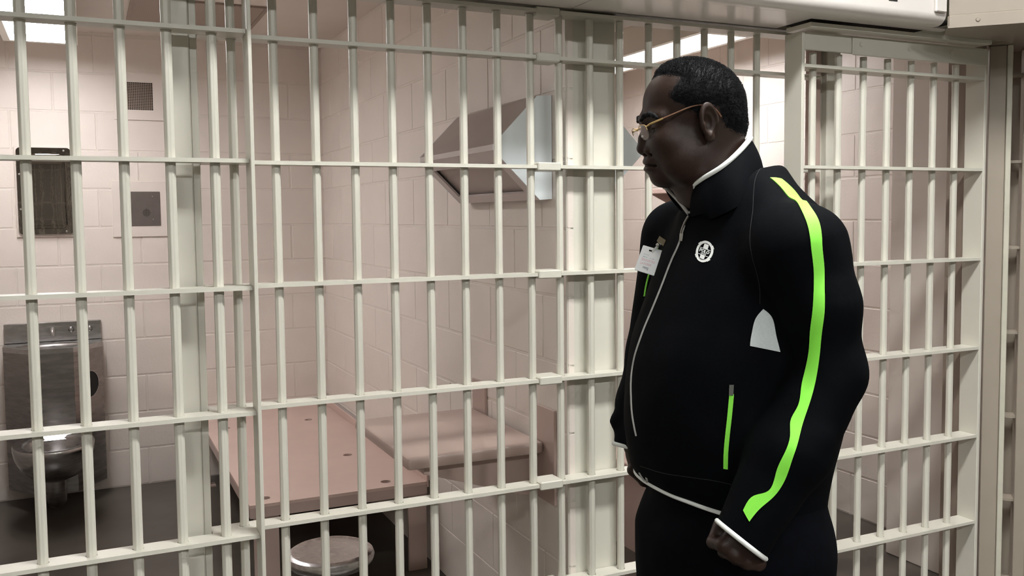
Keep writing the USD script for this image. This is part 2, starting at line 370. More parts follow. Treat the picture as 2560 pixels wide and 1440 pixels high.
for x, y, where in ((-1.6, -4.4, 'behind the camera, left of its middle'), (0.6, -4.4, 'straight behind the camera'), (2.8, -4.4, 'behind the camera, right of its middle')):
    corridor_lamp('white fluorescent fitting on the corridor ceiling ' + where, x, y, 1.2, 0.3, M_far_lens)

# ---------------------------------------------------------------- left cell furniture
# stainless toilet and basin unit
cx = -0.17
t = thing('toilet_basin_unit', 'stainless steel toilet and basin unit against the back wall of the left cell', 'toilet', (cx, 2.9, 0.09))
body = Polygon([(-0.398, 3.062), (-0.398, 2.93), (-0.262, 2.745), (-0.075, 2.745), (0.06, 2.93), (0.06, 3.062)])
hole = affinity.scale(Point(0, 0).buffer(1, 24), 0.165, 0.085); hole = affinity.translate(hole, cx, 2.905)
part(t, 'cabinet', extr(body, 0.7053, ((0, 0, 0.095), (1, 0, 0), (0, 1, 0))), M_steel_dark)
part(t, 'deck', extr(body.buffer(0.001).difference(hole), 0.024, ((0, 0, 0.8005), (1, 0, 0), (0, 1, 0))), M_steel)
v, f = [], []
rings = [(1.0, 0.822), (0.97, 0.812), (0.85, 0.806), (0.5, 0.8035), (0.05, 0.8015)]
for (s, z) in rings:
    for a in np.linspace(0, 2 * np.pi, 40, endpoint=False): v.append([cx + 0.164 * s * math.cos(a), 2.905 + 0.084 * s * math.sin(a), z])
for i in range(len(rings) - 1):
    for j in range(40):
        k = (j + 1) % 40; f += [[i * 40 + j, i * 40 + k, (i + 1) * 40 + k], [i * 40 + j, (i + 1) * 40 + k, (i + 1) * 40 + j]]
part(t, 'basin', trimesh.Trimesh(v, f, process=False), M_steel_dark, smooth=60)
part(t, 'backsplash', bx(-0.398, 0.06, 3.045, 3.066, 0.826, 0.928, 0.003), M_steel)
part(t, 'spout', cat(tube(spline([(-0.172, 3.05, 0.888), (-0.172, 3.01, 0.893), (-0.172, 2.985, 0.885), (-0.172, 2.98, 0.862)], 16), 0.011, 12)), M_steel, smooth=60)
for x in (-0.085, 0.005):
    part(t, 'push_button', lathe([(0, 0.03), (0.007, 0.029), (0.009, 0.022), (0.010, 0.012), (0.014, 0.008), (0.015, 0), (0, 0)], (0, 0, 0), 20).apply_transform(trimesh.transformations.rotation_matrix(math.pi / 2, [1, 0, 0])).apply_translation([x, 3.046, 0.885]), M_steel, smooth=40)
# toilet bowl as a lofted ovoid
bc = np.array([-0.172, 2.53])
def bowl_ring(s, z, dy=0.0, n=48):
    a = np.linspace(0, 2 * np.pi, n, endpoint=False)
    return np.c_[bc[0] + 0.178 * s * np.cos(a), bc[1] + dy + np.where(np.sin(a) < 0, 0.235, 0.205) * s * np.sin(a), np.full(n, z)]
def loft(rings, cap0=True, cap1=True):
    n = len(rings[0]); v = np.vstack(rings); f = []
    for i in range(len(rings) - 1):
        for j in range(n):
            k = (j + 1) % n; f += [[i * n + j, i * n + k, (i + 1) * n + k], [i * n + j, (i + 1) * n + k, (i + 1) * n + j]]
    vs = [v]; c = len(v)
    if cap0: vs.append(rings[0].mean(0)[None]); f += [[c, (j + 1) % n, j] for j in range(n)]; c += 1
    if cap1: vs.append(rings[-1].mean(0)[None]); b = (len(rings) - 1) * n; f += [[c, b + j, b + (j + 1) % n] for j in range(n)]
    m = trimesh.Trimesh(np.vstack(vs), f, process=False); m.fix_normals(); return m
part(t, 'bowl', loft([bowl_ring(s, z, dy) for s, z, dy in ((0.18, 0.20, 0.10), (0.34, 0.205, 0.09), (0.62, 0.24, 0.05), (0.84, 0.29, 0.02), (0.96, 0.345, 0.0), (1.0, 0.385, 0.0), (1.0, 0.398, 0.0), (0.985, 0.406, 0.0), (0.90, 0.407, 0.0), (0.78, 0.402, 0.0), (0.70, 0.39, 0.0), (0.6, 0.34, 0.02), (0.42, 0.28, 0.03), (0.2, 0.255, 0.03))]), M_steel, smooth=50)
part(t, 'bowl_neck', bx(-0.30, -0.045, 2.66, 2.744, 0.26, 0.405, 0.02), M_steel)
part(t, 'trap', tube(spline([(-0.172, 2.60, 0.24), (-0.172, 2.60, 0.17), (-0.172, 2.63, 0.10), (-0.172, 2.72, 0.10), (-0.172, 2.76, 0.13)], 20), 0.045, 16), M_steel_dark, smooth=60)
# paper holder recess on the right facet
a3 = np.array([0.06 + 0.075, 2.93 - 2.745, 0]); a3 /= np.linalg.norm(a3); n3 = np.array([a3[1], -a3[0], 0])
pc = np.array([-0.075, 2.745, 0.62]) + a3 * 0.115 + n3 * 0.001
circ = Point(0, 0).buffer(0.066, 32)
part(t, 'paper_recess', extr(circ, 0.002, (pc, a3, (0, 0, 1))), M_dark, 'round black paper holder opening')
part(t, 'recess_rim', extr(circ.buffer(0.004).difference(circ), 0.004, (pc, a3, (0, 0, 1))), M_steel)

# mirror
t = thing('wall_mirror', 'scuffed polished steel mirror with a folded frame on the back wall, above the toilet unit', 'mirror', (-0.18, 3.05, 1.6))
part(t, 'back_plate', bx(-0.318, -0.04, 3.058, 3.0685, 1.375, 1.845, 0.002), M_plaster)
def rrect(x0, x1, z0, z1, r): return sbox(x0 + r, z0 + r, x1 - r, z1 - r).buffer(r, 8)
fx = ((0, 3.058, 0), (1, 0, 0), (0, 0, 1))           # extrudes towards -y
outer, inner = rrect(-0.308, -0.054, 1.39, 1.838, 0.02), rrect(-0.283, -0.079, 1.418, 1.808, 0.03)
part(t, 'frame', extr(outer.difference(inner), 0.016, fx), M_mirror)
gx, gz = np.linspace(-0.30, -0.062, 25), np.linspace(1.395, 1.832, 41)
G = np.array([[x, 3.052 - 0.009 * (1 - abs((x + 0.181) / 0.119) ** 5) * (1 - abs((z - 1.6135) / 0.2185) ** 7), z] for z in gz for x in gx])
q = np.array([[i * 25 + j, i * 25 + j + 1, (i + 1) * 25 + j + 1, (i + 1) * 25 + j] for i in range(40) for j in range(24)])
part(t, 'mirror_plate', trimesh.Trimesh(G, np.vstack([q[:, [0, 1, 2]], q[:, [0, 2, 3]]]), process=False), M_mirror, smooth=True)
for x in (-0.275, -0.087):
    for z in (1.402, 1.824): part(t, 'screw', cyl((x, 3.042, z), (x, 3.0385, z), 0.006, 14, 0.004), M_screw)
for z in (1.52, 1.70): part(t, 'screw', cyl((-0.296, 3.042, z), (-0.296, 3.0385, z), 0.006, 14, 0.004), M_screw)

# air vent
t = thing('air_vent', 'square pink wall plate with a dark woven vent grille, high on the back wall', 'vent', (0.29, 3.06, 2.12))
pl = sbox(0.166, 1.998, 0.412, 2.25); op = sbox(0.215, 2.052, 0.360, 2.199)
part(t, 'plate', extr(pl.difference(op), 0.007, ((0, 3.0685, 0), (1, 0, 0), (0, 0, 1))), M_plaster)
part(t, 'duct', bx(0.215, 0.36, 3.0672, 3.0684, 2.052, 2.199), M_dark)
ws = [bx(x - 0.0016, x + 0.0016, 3.0634, 3.0650, 2.052, 2.199) for x in np.linspace(0.215, 0.36, 17)[1:-1]] + [bx(0.215, 0.36, 3.0650, 3.0666, z - 0.0016, z + 0.0016) for z in np.linspace(2.052, 2.199, 18)[1:-1]]
part(t, 'mesh_wires', cat(*ws), M_grid, kind='stuff')

# intercom
t = thing('intercom', 'brown grey intercom plate on a pink panel on the back wall, beside the mirror', 'intercom', (0.28, 3.06, 1.5))
part(t, 'back_panel', bx(0.136, 0.418, 3.061, 3.0685, 1.366, 1.671, 0.003), M_plaster)
part(t, 'face_plate', bx(0.222, 0.378, 3.057, 3.0608, 1.427, 1.612, 0.001), M_brownplate)
sp = [Point(0.307 + 0.0052 * i, 1.497 + 0.0052 * j).buffer(0.0019, 6) for i in range(-4, 5) for j in range(-4, 5) if i * i + j * j < 17]
part(t, 'speaker_holes', extr(unary_union(sp), 0.0004, ((0, 3.0570, 0), (1, 0, 0), (0, 0, 1))), M_dark, kind='stuff')
for x, z in ((0.34, 1.586), (0.34, 1.462)): part(t, 'screw', cyl((x, 3.057, z), (x, 3.055, z), 0.0032, 12), M_screw)

# ceiling panel
t = thing('ceiling_panel', 'square taupe perforated panel on the left cell ceiling', 'ceiling panel', (0.52, 2.4, CEIL))
pl = sbox(0.222, 2.12, 0.822, 2.69)
part(t, 'frame', extr(pl.difference(pl.buffer(-0.018)), 0.009, ((0, 0, CEIL - 0.0095), (1, 0, 0), (0, 1, 0))), M_grid)
M_perf = MAT('perforated_metal', {'t': ('texture_coordinate', {}), 'v': ('voronoi_texture', {'scale': 110.0, 'randomness': 0.0}), 'r': ('rgb_ramp', {'ramp': [(0.25, (0.10, 0.08, 0.065)), (0.4, (0.34, 0.27, 0.225))]}), 'p': ('principled_bsdf', {'roughness': 0.5})},
             [('t.object', 'v.vector'), ('v.distance', 'r.fac'), ('r.color', 'p.base_color')])
part(t, 'perforated_sheet', bx(0.24, 0.804, 2.138, 2.672, CEIL - 0.006, CEIL - 0.001), M_perf)

# bunk
t = thing('bunk', 'dusty pink steel bunk slab with drain holes along the partition wall of the left cell', 'bunk', (0.9, 2.1, 0))
pl = sbox(0.53, 1.213, 1.243, 3.066)
for x, y in ((0.60, 1.29), (1.09, 1.29), (1.06, 1.78), (1.06, 2.60), (0.63, 2.60)): pl = pl.difference(Point(x, y).buffer(0.021, 14))
pl = pl.difference(Point(0.62, 1.93).buffer(0.009, 10))
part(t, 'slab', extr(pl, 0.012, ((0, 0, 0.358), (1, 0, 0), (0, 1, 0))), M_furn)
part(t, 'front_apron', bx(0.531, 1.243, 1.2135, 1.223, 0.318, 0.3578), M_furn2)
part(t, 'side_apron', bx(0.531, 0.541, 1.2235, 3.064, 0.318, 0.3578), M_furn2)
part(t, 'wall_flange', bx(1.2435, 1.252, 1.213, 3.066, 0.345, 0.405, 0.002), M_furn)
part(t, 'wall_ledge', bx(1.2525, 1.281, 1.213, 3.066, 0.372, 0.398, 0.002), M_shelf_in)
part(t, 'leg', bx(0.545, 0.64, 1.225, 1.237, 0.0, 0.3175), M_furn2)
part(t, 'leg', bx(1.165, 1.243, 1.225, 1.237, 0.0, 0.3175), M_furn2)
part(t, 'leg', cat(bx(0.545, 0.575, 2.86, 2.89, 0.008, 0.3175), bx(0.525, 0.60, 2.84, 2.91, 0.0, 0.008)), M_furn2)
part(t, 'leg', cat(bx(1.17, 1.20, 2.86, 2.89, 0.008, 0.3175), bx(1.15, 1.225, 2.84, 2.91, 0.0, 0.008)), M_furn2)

# desk
t = thing('wall_desk', 'mauve steel desk fixed to the partition wall above the bunk end', 'desk', (1.05, 0.5, 0.7))
def rounded_slab(x0, x1, y0, y1, z0, z1, r):
    P = [sbox(x0, y0, x1, y1).buffer(-r).buffer(r - c, 6) for c in (r, r * 0.3, 0, 0, r * 0.3, r)]
    zz = (z0, z0 + r * 0.3, z0 + r, z1 - r, z1 - r * 0.3, z1)
    pts = np.vstack([np.c_[np.array(p.exterior.coords), np.full(len(p.exterior.coords), z)] for p, z in zip(P, zz)])
    return trimesh.convex.convex_hull(pts)
part(t, 'top', rounded_slab(0.826, 1.272, 0.195, 0.775, 0.722, 0.760, 0.012), M_furn2, smooth=40)
tri = Polygon([(0.90, 0.7215), (1.2695, 0.7215), (1.2695, 0.575), (1.22, 0.585), (0.90, 0.69)])
part(t, 'gusset', extr(tri, 0.01, ((0, 0.26, 0), (1, 0, 0), (0, 0, 1))), M_furn2)
part(t, 'gusset', extr(tri, 0.01, ((0, 0.72, 0), (1, 0, 0), (0, 0, 1))), M_furn2)
part(t, 'apron', bx(0.895, 0.90, 0.25, 0.72, 0.69, 0.7215), M_furn2)
part(t, 'wall_plate', bx(1.2725, 1.2822, 0.13, 0.246, 0.573, 0.868, 0.001), M_furn2)
part(t, 'wall_plate', bx(1.2725, 1.2822, 0.664, 0.779, 0.573, 0.868, 0.001), M_furn2)

# stool
t = thing('stool', 'round stainless steel stool in front of the bunk', 'stool', (0.645, 0.41, 0))
part(t, 'seat', lathe([(0, 0.400), (0.095, 0.400), (0.118, 0.406), (0.130, 0.418), (0.1335, 0.432), (0.129, 0.444), (0.119, 0.4505), (0.112, 0.4505), (0.104, 0.4475), (0.05, 0.4485), (0, 0.449)], (0.645, 0.41, 0), 64), M_spun, smooth=35)
part(t, 'pedestal', lathe([(0, 0.0), (0.11, 0.0), (0.11, 0.012), (0.045, 0.02), (0.04, 0.06), (0.04, 0.36), (0.075, 0.3995), (0, 0.3995)], (0.645, 0.41, 0), 32), M_steel_dark, smooth=35)

# wall shelves: closed boxes with a sloped top and an open, sloped underside
def wall_shelf(label, xw, s, y0, y1, cat_='shelf'):
    """xw: wall face; s: +1 or -1, the way it stands out."""
    t = thing('wall_shelf', label, cat_, (xw + s * 0.1, (y0 + y1) / 2, 1.65))
    prof = [(0.001, 1.512), (0.042, 1.509), (0.192, 1.655), (0.192, 1.672), (0.048, 1.818), (0.001, 1.822)]
    pr = Polygon([(xw + s * a, z) for a, z in prof])
    def ext(p, a, b): return extr(p, a - b, ((0, a, 0), (1, 0, 0), (0, 0, 1)))     # from y = a towards smaller y = b
    part(t, 'end_panel', ext(pr, y0 + 0.006, y0), M_shelf, 'pale lilac grey end panel')
    part(t, 'end_panel', ext(pr, y1, y1 - 0.006), M_shelf)
    def strip(p, q, th, a, b, shrink0=0.0):
        p, q = np.array(p), np.array(q); d = (q - p) / np.linalg.norm(q - p); n = np.array([d[1], -d[0]])
        c = np.array([0.06, 1.665]); n = n if np.dot(c - p, n) > 0 else -n
        P4 = [p, q, q + n * th, p + n * th]
        return ext(Polygon([(xw + s * u, z) for u, z in P4]), b - 0.0062, a + 0.0062)
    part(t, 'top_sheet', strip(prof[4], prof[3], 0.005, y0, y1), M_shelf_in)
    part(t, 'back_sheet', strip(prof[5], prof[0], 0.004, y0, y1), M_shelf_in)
    part(t, 'nose', strip(prof[2], prof[3], 0.005, y0, y1), M_shelf_frame)
    # underside frame with a recessed panel
    p, q = np.array(prof[1]), np.array(prof[2]); d = (q - p) / np.linalg.norm(q - p); L = np.linalg.norm(q - p)
    n = np.array([-d[1], d[0]])
    W = y1 - y0 - 0.0124; ring = sbox(0, 0, W, L).difference(sbox(0.045, 0.032, W - 0.045, L - 0.048))
    A = np.array([0, 1.0, 0]); B = np.array([s * d[0], 0, d[1]]); O = np.array([xw + s * p[0], y0 + 0.0062, p[1]])
    m = extr(ring, 0.008, (O, A, B)); N = np.cross(A, B)
    inward = np.array([s * n[0], 0, n[1]])
    if N @ inward < 0: m.apply_translation(inward * 0.008)
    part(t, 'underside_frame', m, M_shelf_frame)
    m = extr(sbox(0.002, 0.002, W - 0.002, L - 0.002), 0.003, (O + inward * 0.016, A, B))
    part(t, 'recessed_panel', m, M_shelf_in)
wall_shelf('lilac grey sloped steel wall shelf high on the partition of the left cell', 1.2818, -1, 0.147, 0.80)
wall_shelf('pale grey shelf end glimpsed past the partition end, in front of the man\'s face', 1.4452, 1, 0.20, 0.85)

# right cell bits
t = thing('wall_ledge', 'small pink ledge on the right cell wall, seen under the man\'s chin', 'ledge', (3.2, 2.2, 1.57))
part(t, 'top', bx(3.12, 3.308, 1.7, 2.42, 1.585, 1.612, 0.002), M_furn)
part(t, 'bracket', extr(Polygon([(3.13, 1.5845), (3.3085, 1.5845), (3.3085, 1.50)]), 0.01, ((0, 2.0, 0), (1, 0, 0), (0, 0, 1))), M_furn2)
part(t, 'bracket', extr(Polygon([(3.13, 1.5845), (3.3085, 1.5845), (3.3085, 1.50)]), 0.01, ((0, 2.41, 0), (1, 0, 0), (0, 0, 1))), M_furn2)
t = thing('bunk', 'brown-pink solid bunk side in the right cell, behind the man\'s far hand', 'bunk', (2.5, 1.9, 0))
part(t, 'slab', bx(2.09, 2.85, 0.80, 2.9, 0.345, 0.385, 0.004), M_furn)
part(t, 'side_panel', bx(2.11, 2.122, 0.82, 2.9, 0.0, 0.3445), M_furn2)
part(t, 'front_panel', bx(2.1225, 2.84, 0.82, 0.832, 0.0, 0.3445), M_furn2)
# ---------------------------------------------------------------- sculpting with distance fields
def smin(a, b, k):
    h = np.clip(0.5 + 0.5 * (b - a) / k, 0, 1); return b * (1 - h) + a * h - k * h * (1 - h)
def smax(a, b, k): return -smin(-a, -b, k)
def cap(P, a, b, ra, rb=None):
    a, b = np.array(a, float), np.array(b, float); rb = ra if rb is None else rb; d = b - a
    t = np.clip(((P - a) @ d) / (d @ d), 0, 1); return np.linalg.norm(P - a - t[:, None] * d, axis=1) - (ra + t * (rb - ra))
def ell(P, c, r, R=None):
    q = P - np.array(c, float); q = q if R is None else q @ R
    r = np.array(r, float); k0 = np.linalg.norm(q / r, axis=1); k1 = np.linalg.norm(q / r ** 2, axis=1); return k0 * (k0 - 1) / np.maximum(k1, 1e-9)
def chain(P, pts, rs, k=0.01):
    d = None
    for i in range(len(pts) - 1):
        e = cap(P, pts[i], pts[i + 1], rs[i], rs[i + 1]); d = e if d is None else smin(d, e, k)
    return d
def rz(a):
    c, s = math.cos(a), math.sin(a); return np.array([[c, -s, 0], [s, c, 0], [0, 0, 1.0]])

def grad(f, P, e=4e-4):
    G = np.empty_like(P)
    for k in range(3):
        d = np.zeros(3); d[k] = e; G[:, k] = f(P + d) - f(P - d)
    return G / np.maximum(np.linalg.norm(G, axis=1, keepdims=True), 1e-12)
def settle(f, P, off=0.0, n=4):
    """Moves points onto the surface f = off."""
    P = np.array(P, float)
    for _ in range(n): P = P - grad(f, P) * ((f(P) - off) * 0.9)[:, None]
    return P

def nets(f, lo, hi, h, polish=1):
    """Surface nets of f = 0 in a box: coarse pass, then the fine grid only near the surface."""
    lo, hi = np.array(lo, float), np.array(hi, float); C = 4
    n = (np.ceil((hi - lo) / (h * C)).astype(int) + 1)
    ax = [lo[k] + np.arange(n[k]) * h * C for k in range(3)]
    D = f(np.stack(np.meshgrid(*ax, indexing='ij'), -1).reshape(-1, 3)).reshape(n)
    N = (n - 1) * C + 1
    fine = np.ones(N, np.float32)
    near = np.zeros(n - 1, bool); neg = np.zeros(n - 1, bool); first = True
    mn = np.full(n - 1, 1e9); mx = np.full(n - 1, -1e9)
    for a in np.ndindex(2, 2, 2):
        s = D[tuple(slice(a[k], a[k] + n[k] - 1) for k in range(3))]; mn = np.minimum(mn, s); mx = np.maximum(mx, s)
    near = (mn < h * C * 1.1) & (mx > -h * C * 1.1); neg = mx <= -h * C * 1.1
    mask = np.zeros(N, bool)
    for (i, j, k) in np.argwhere(neg): fine[i * C:i * C + C + 1, j * C:j * C + C + 1, k * C:k * C + C + 1] = -1
    for (i, j, k) in np.argwhere(near): mask[i * C:i * C + C + 1, j * C:j * C + C + 1, k * C:k * C + C + 1] = True
    idx = np.argwhere(mask); vals = np.concatenate([f(lo + idx[s:s + 200000] * h) for s in range(0, len(idx), 200000)])
    fine[mask] = vals
    S = fine < 0
    cell = np.zeros(np.array(N) - 1, int); acc = np.zeros((*cell.shape, 3), np.float32); cnt = np.zeros(cell.shape, np.float32)
    faces_src = []
    for k in range(3):
        e0 = [slice(None)] * 3; e1 = [slice(None)] * 3; e0[k] = slice(0, -1); e1[k] = slice(1, None)
        cr = np.argwhere(S[tuple(e0)] != S[tuple(e1)])
        if not len(cr): continue
        d = np.zeros(3, int); d[k] = 1
        a, b = fine[tuple(cr.T)], fine[tuple((cr + d).T)]; t = a / (a - b)
        p = cr + t[:, None] * d
        o = [q for q in range(3) if q != k]; quad = []
        for (s0, s1) in ((0, 0), (1, 0), (1, 1), (0, 1)):
            c = cr.copy(); c[:, o[0]] -= s0; c[:, o[1]] -= s1; quad.append(c)
        ok = np.all([(c >= 0).all(1) & (c < np.array(cell.shape)).all(1) for c in quad], axis=0)
        for c in quad:
            c = c[ok]; np.add.at(acc, tuple(c.T), p[ok]); np.add.at(cnt, tuple(c.T), 1)
        flip = (S[tuple(cr.T)])[ok]
        faces_src.append(([c[ok] for c in quad], flip if k != 1 else ~flip))
    use = cnt > 0; ids = np.full(cell.shape, -1); ids[use] = np.arange(use.sum())
    V = lo + (acc[use] / cnt[use][:, None]) * h
    F = []
    for quad, flip in faces_src:
        q = np.stack([ids[tuple(c.T)] for c in quad], 1); q[~flip] = q[~flip][:, ::-1]
        F.append(np.vstack([q[:, [0, 1, 2]], q[:, [0, 2, 3]]]))
    V = V.astype(float)
    for _ in range(polish):
        d = np.concatenate([f(V[s:s + 200000]) for s in range(0, len(V), 200000)])
        V = V - grad(f, V) * np.clip(d, -h / 2, h / 2)[:, None]
    return trimesh.Trimesh(V, np.vstack(F), process=False)
# ---------------------------------------------------------------- the man: local axes a (along the picture's right), b (away), z up
MAN = np.array([1.05, -0.945, 0.0])
AU = np.array([0.90683, -0.42149, 0.0]); AV = np.array([0.42149, 0.90683, 0.0])
def toW(P):
    P = np.asarray(P, float); return MAN + P[:, :1] * AU + P[:, 1:2] * AV + P[:, 2:] * [0, 0, 1.0]
def tri(m): return trimesh.Trimesh(toW(m.vertices), m.faces, process=False)

PHI = math.radians(25)
TF = np.array([-math.cos(PHI), -math.sin(PHI)]); TL = np.array([math.sin(PHI), -math.cos(PHI)])    # forward and left of the trunk
from scipy.interpolate import PchipInterpolator
_lv = np.array([  # z, a, b, half depth, half width
    (0.76, 0.020, 0.00, 0.150, 0.190), (0.86, 0.022, 0.00, 0.157, 0.197), (0.93, 0.036, 0.0, 0.144, 0.190), (1.00, 0.024, 0.0, 0.172, 0.202), (1.117, 0.034, 0.0, 0.195, 0.212),
    (1.20, 0.040, 0.0, 0.190, 0.214), (1.289, 0.048, 0.0, 0.168, 0.212), (1.381, 0.063, 0.0, 0.148, 0.200), (1.43, 0.070, 0.0, 0.128, 0.180), (1.47, 0.066, 0.0, 0.105, 0.140), (1.52, 0.05, 0.0, 0.08, 0.09), (1.60, 0.03, 0.0, 0.06, 0.06)])
_ti = [PchipInterpolator(_lv[:, 0], _lv[:, k]) for k in range(1, 5)]
def trunk(P, grow=0.0):
    z = np.clip(P[:, 2], 0.76, 1.6); a, b, hd, hw = [q(z) for q in _ti]; hd = hd + grow; hw = hw + grow
    x, y = P[:, 0] - a, P[:, 1] - b; f = x * TF[0] + y * TF[1]; l = x * TL[0] + y * TL[1]
    k0 = np.sqrt((f / hd) ** 2 + (l / hw) ** 2); k1 = np.sqrt((f / hd ** 2) ** 2 + (l / hw ** 2) ** 2)
    return k0 * (k0 - 1) / np.maximum(k1, 1e-6)
SHN, ARN, ELN, FON, WRN = (0.094, -0.186, 1.404), (0.122, -0.207, 1.312), (0.136, -0.213, 1.205), (0.070, -0.236, 1.085), (-0.008, -0.252, 0.950)
SHF, ELF, FOF, WRF = (-0.026, 0.180, 1.408), (-0.078, 0.200, 1.175), (-0.106, 0.160, 1.075), (-0.128, 0.120, 1.000)
def hem(P): return 0.951 - 0.178 * P[:, 0] - P[:, 2]                      # > 0 below the hem
def near_sleeve(P):
    d = chain(P, [SHN, ARN, ELN], [0.078, 0.062, 0.056], 0.02)
    e = chain(P, [ELN, FON, WRN], [0.060, 0.064, 0.045], 0.02)
    d = smin(d, e, 0.02)
    n = np.array([-0.62, -0.10, -0.78]); n /= np.linalg.norm(n)
    d = smin(d, ell(P, (0.075, -0.262, 1.075), (0.022, 0.02, 0.03)), 0.03)
    d = smin(d, ell(P, (0.095, -0.268, 1.115), (0.022, 0.016, 0.016)), 0.025)
    return smax(d, (P - np.array([-0.0165, -0.252, 0.945])) @ n, 0.006)
def far_sleeve(P):
    d = smin(chain(P, [SHF, ELF], [0.082, 0.062], 0.02), chain(P, [ELF, FOF, WRF], [0.062, 0.058, 0.047], 0.02), 0.02)
    d = smin(d, ell(P, (-0.160, 0.145, 1.047), (0.020, 0.02, 0.016)), 0.018)
    n = np.array([-0.25, -0.2, -0.94]); n /= np.linalg.norm(n)
    return smax(d, (P - np.array([-0.119, 0.118, 0.994])) @ n, 0.006)
def folds(P):
    q = P * np.array([9.0, 9.0, 5.0]); return (meshkit.fbm(q + 3.1, 3, 5) - 0.5) * 0.012 + (meshkit.noise(P * np.array([22, 22, 14]) + 7.7, 9) - 0.5) * 0.003
def jacket(P):
    d = trunk(P)
    yoke = smin(cap(P, (0.052, -0.03, 1.478), SHN, 0.060, 0.070), cap(P, (0.040, 0.05, 1.475), SHF, 0.058, 0.076), 0.03)
    d = smin(d, yoke, 0.05)
    d = smin(d, chain(P, [(0.06, 0.0, 1.50), (0.045, 0.0, 1.44)], [0.070, 0.11], 0.03), 0.03)
    d = smin(d, ell(P, (0.078, -0.066, 1.479), (0.045, 0.070, 0.043)), 0.035)
    d = smax(d, hem(P), 0.010)
    d = smax(d, P[:, 2] - 1.530 - 0.22 * (P[:, 0] - 0.02), 0.012)
    d = smin(d, near_sleeve(P), 0.022)
    d = smin(d, far_sleeve(P), 0.022)
    return d + folds(P)
M_jacket = paint('black_knit_fabric', (0.0018, 0.0023, 0.0036), 0.8, 0.15, 30.0, 0.15, 900.0, spec=0.06)
M_collar_in = paint('black_collar_lining', (0.006, 0.007, 0.009), 0.85, 0.1, 30.0)
M_jeans = paint('dark_navy_denim', (0.0022, 0.0026, 0.0045), 0.85, 0.2, 60.0, 0.2, 1200.0, spec=0.06)
M_white = paint('white_piping', (0.86, 0.89, 0.88), 0.6, 0.03, 60.0)
M_greypipe = paint('grey_piping', (0.40, 0.40, 0.39), 0.6, 0.03, 60.0)
M_lime = paint('neon_lime_fabric', (0.30, 1.0, 0.085), 0.65, 0.03, 40.0, 0.05, 900.0)
M_mesh = paint('white_mesh_fabric', (0.62, 0.68, 0.70), 0.7, 0.05, 300.0)
M_skin = paint('dark_brown_skin', (0.027, 0.0128, 0.0090), 0.48, 0.12, 45.0, 0.10, 420.0, spec=0.32)
M_hair = paint('black_curly_hair', (0.0040, 0.0041, 0.0060), 0.7, 0.3, 250.0, 0.0, 1500.0, spec=0.22)
M_eye = plain('eye_white', (0.5, 0.46, 0.42), 0.2); M_iris = plain('dark_iris', (0.012, 0.007, 0.005), 0.15)
M_gold = plain('gold_frame', (0.75, 0.52, 0.25), 0.25, 1.0)
M_temple = plain('brown_temple', (0.16, 0.075, 0.04), 0.35)
M_lens = MAT('spectacle_glass', {'a': ('transparent_bsdf', {'color': (0.93, 0.93, 0.93)}), 'g': ('glossy_bsdf', {'color': (1, 1, 1), 'roughness': 0.02}), 'm': ('mix_closure', {'fac': 0.14})},
             [('a.BSDF', 'm.closure1'), ('g.BSDF', 'm.closure2')], surface='m.closure')
M_badge = paint('white_badge_card', (0.86, 0.90, 0.95), 0.25, 0.01, 5.0, coat=0.6)
M_brass = plain('dull_nickel_clip', (0.42, 0.37, 0.29), 0.35, 1.0)
M_clear = plain('clear_vinyl', (0.75, 0.75, 0.75), 0.15)
M_ink = [plain('badge_ink_blue', (0.50, 0.58, 0.66), 0.5), plain('badge_ink_pink', (0.80, 0.50, 0.58), 0.5), plain('badge_ink_grey', (0.22, 0.23, 0.30), 0.5)]

person = thing('person', 'man in black track jacket with lime sleeve stripe and spectacles, standing before the bars', 'person', MAN)
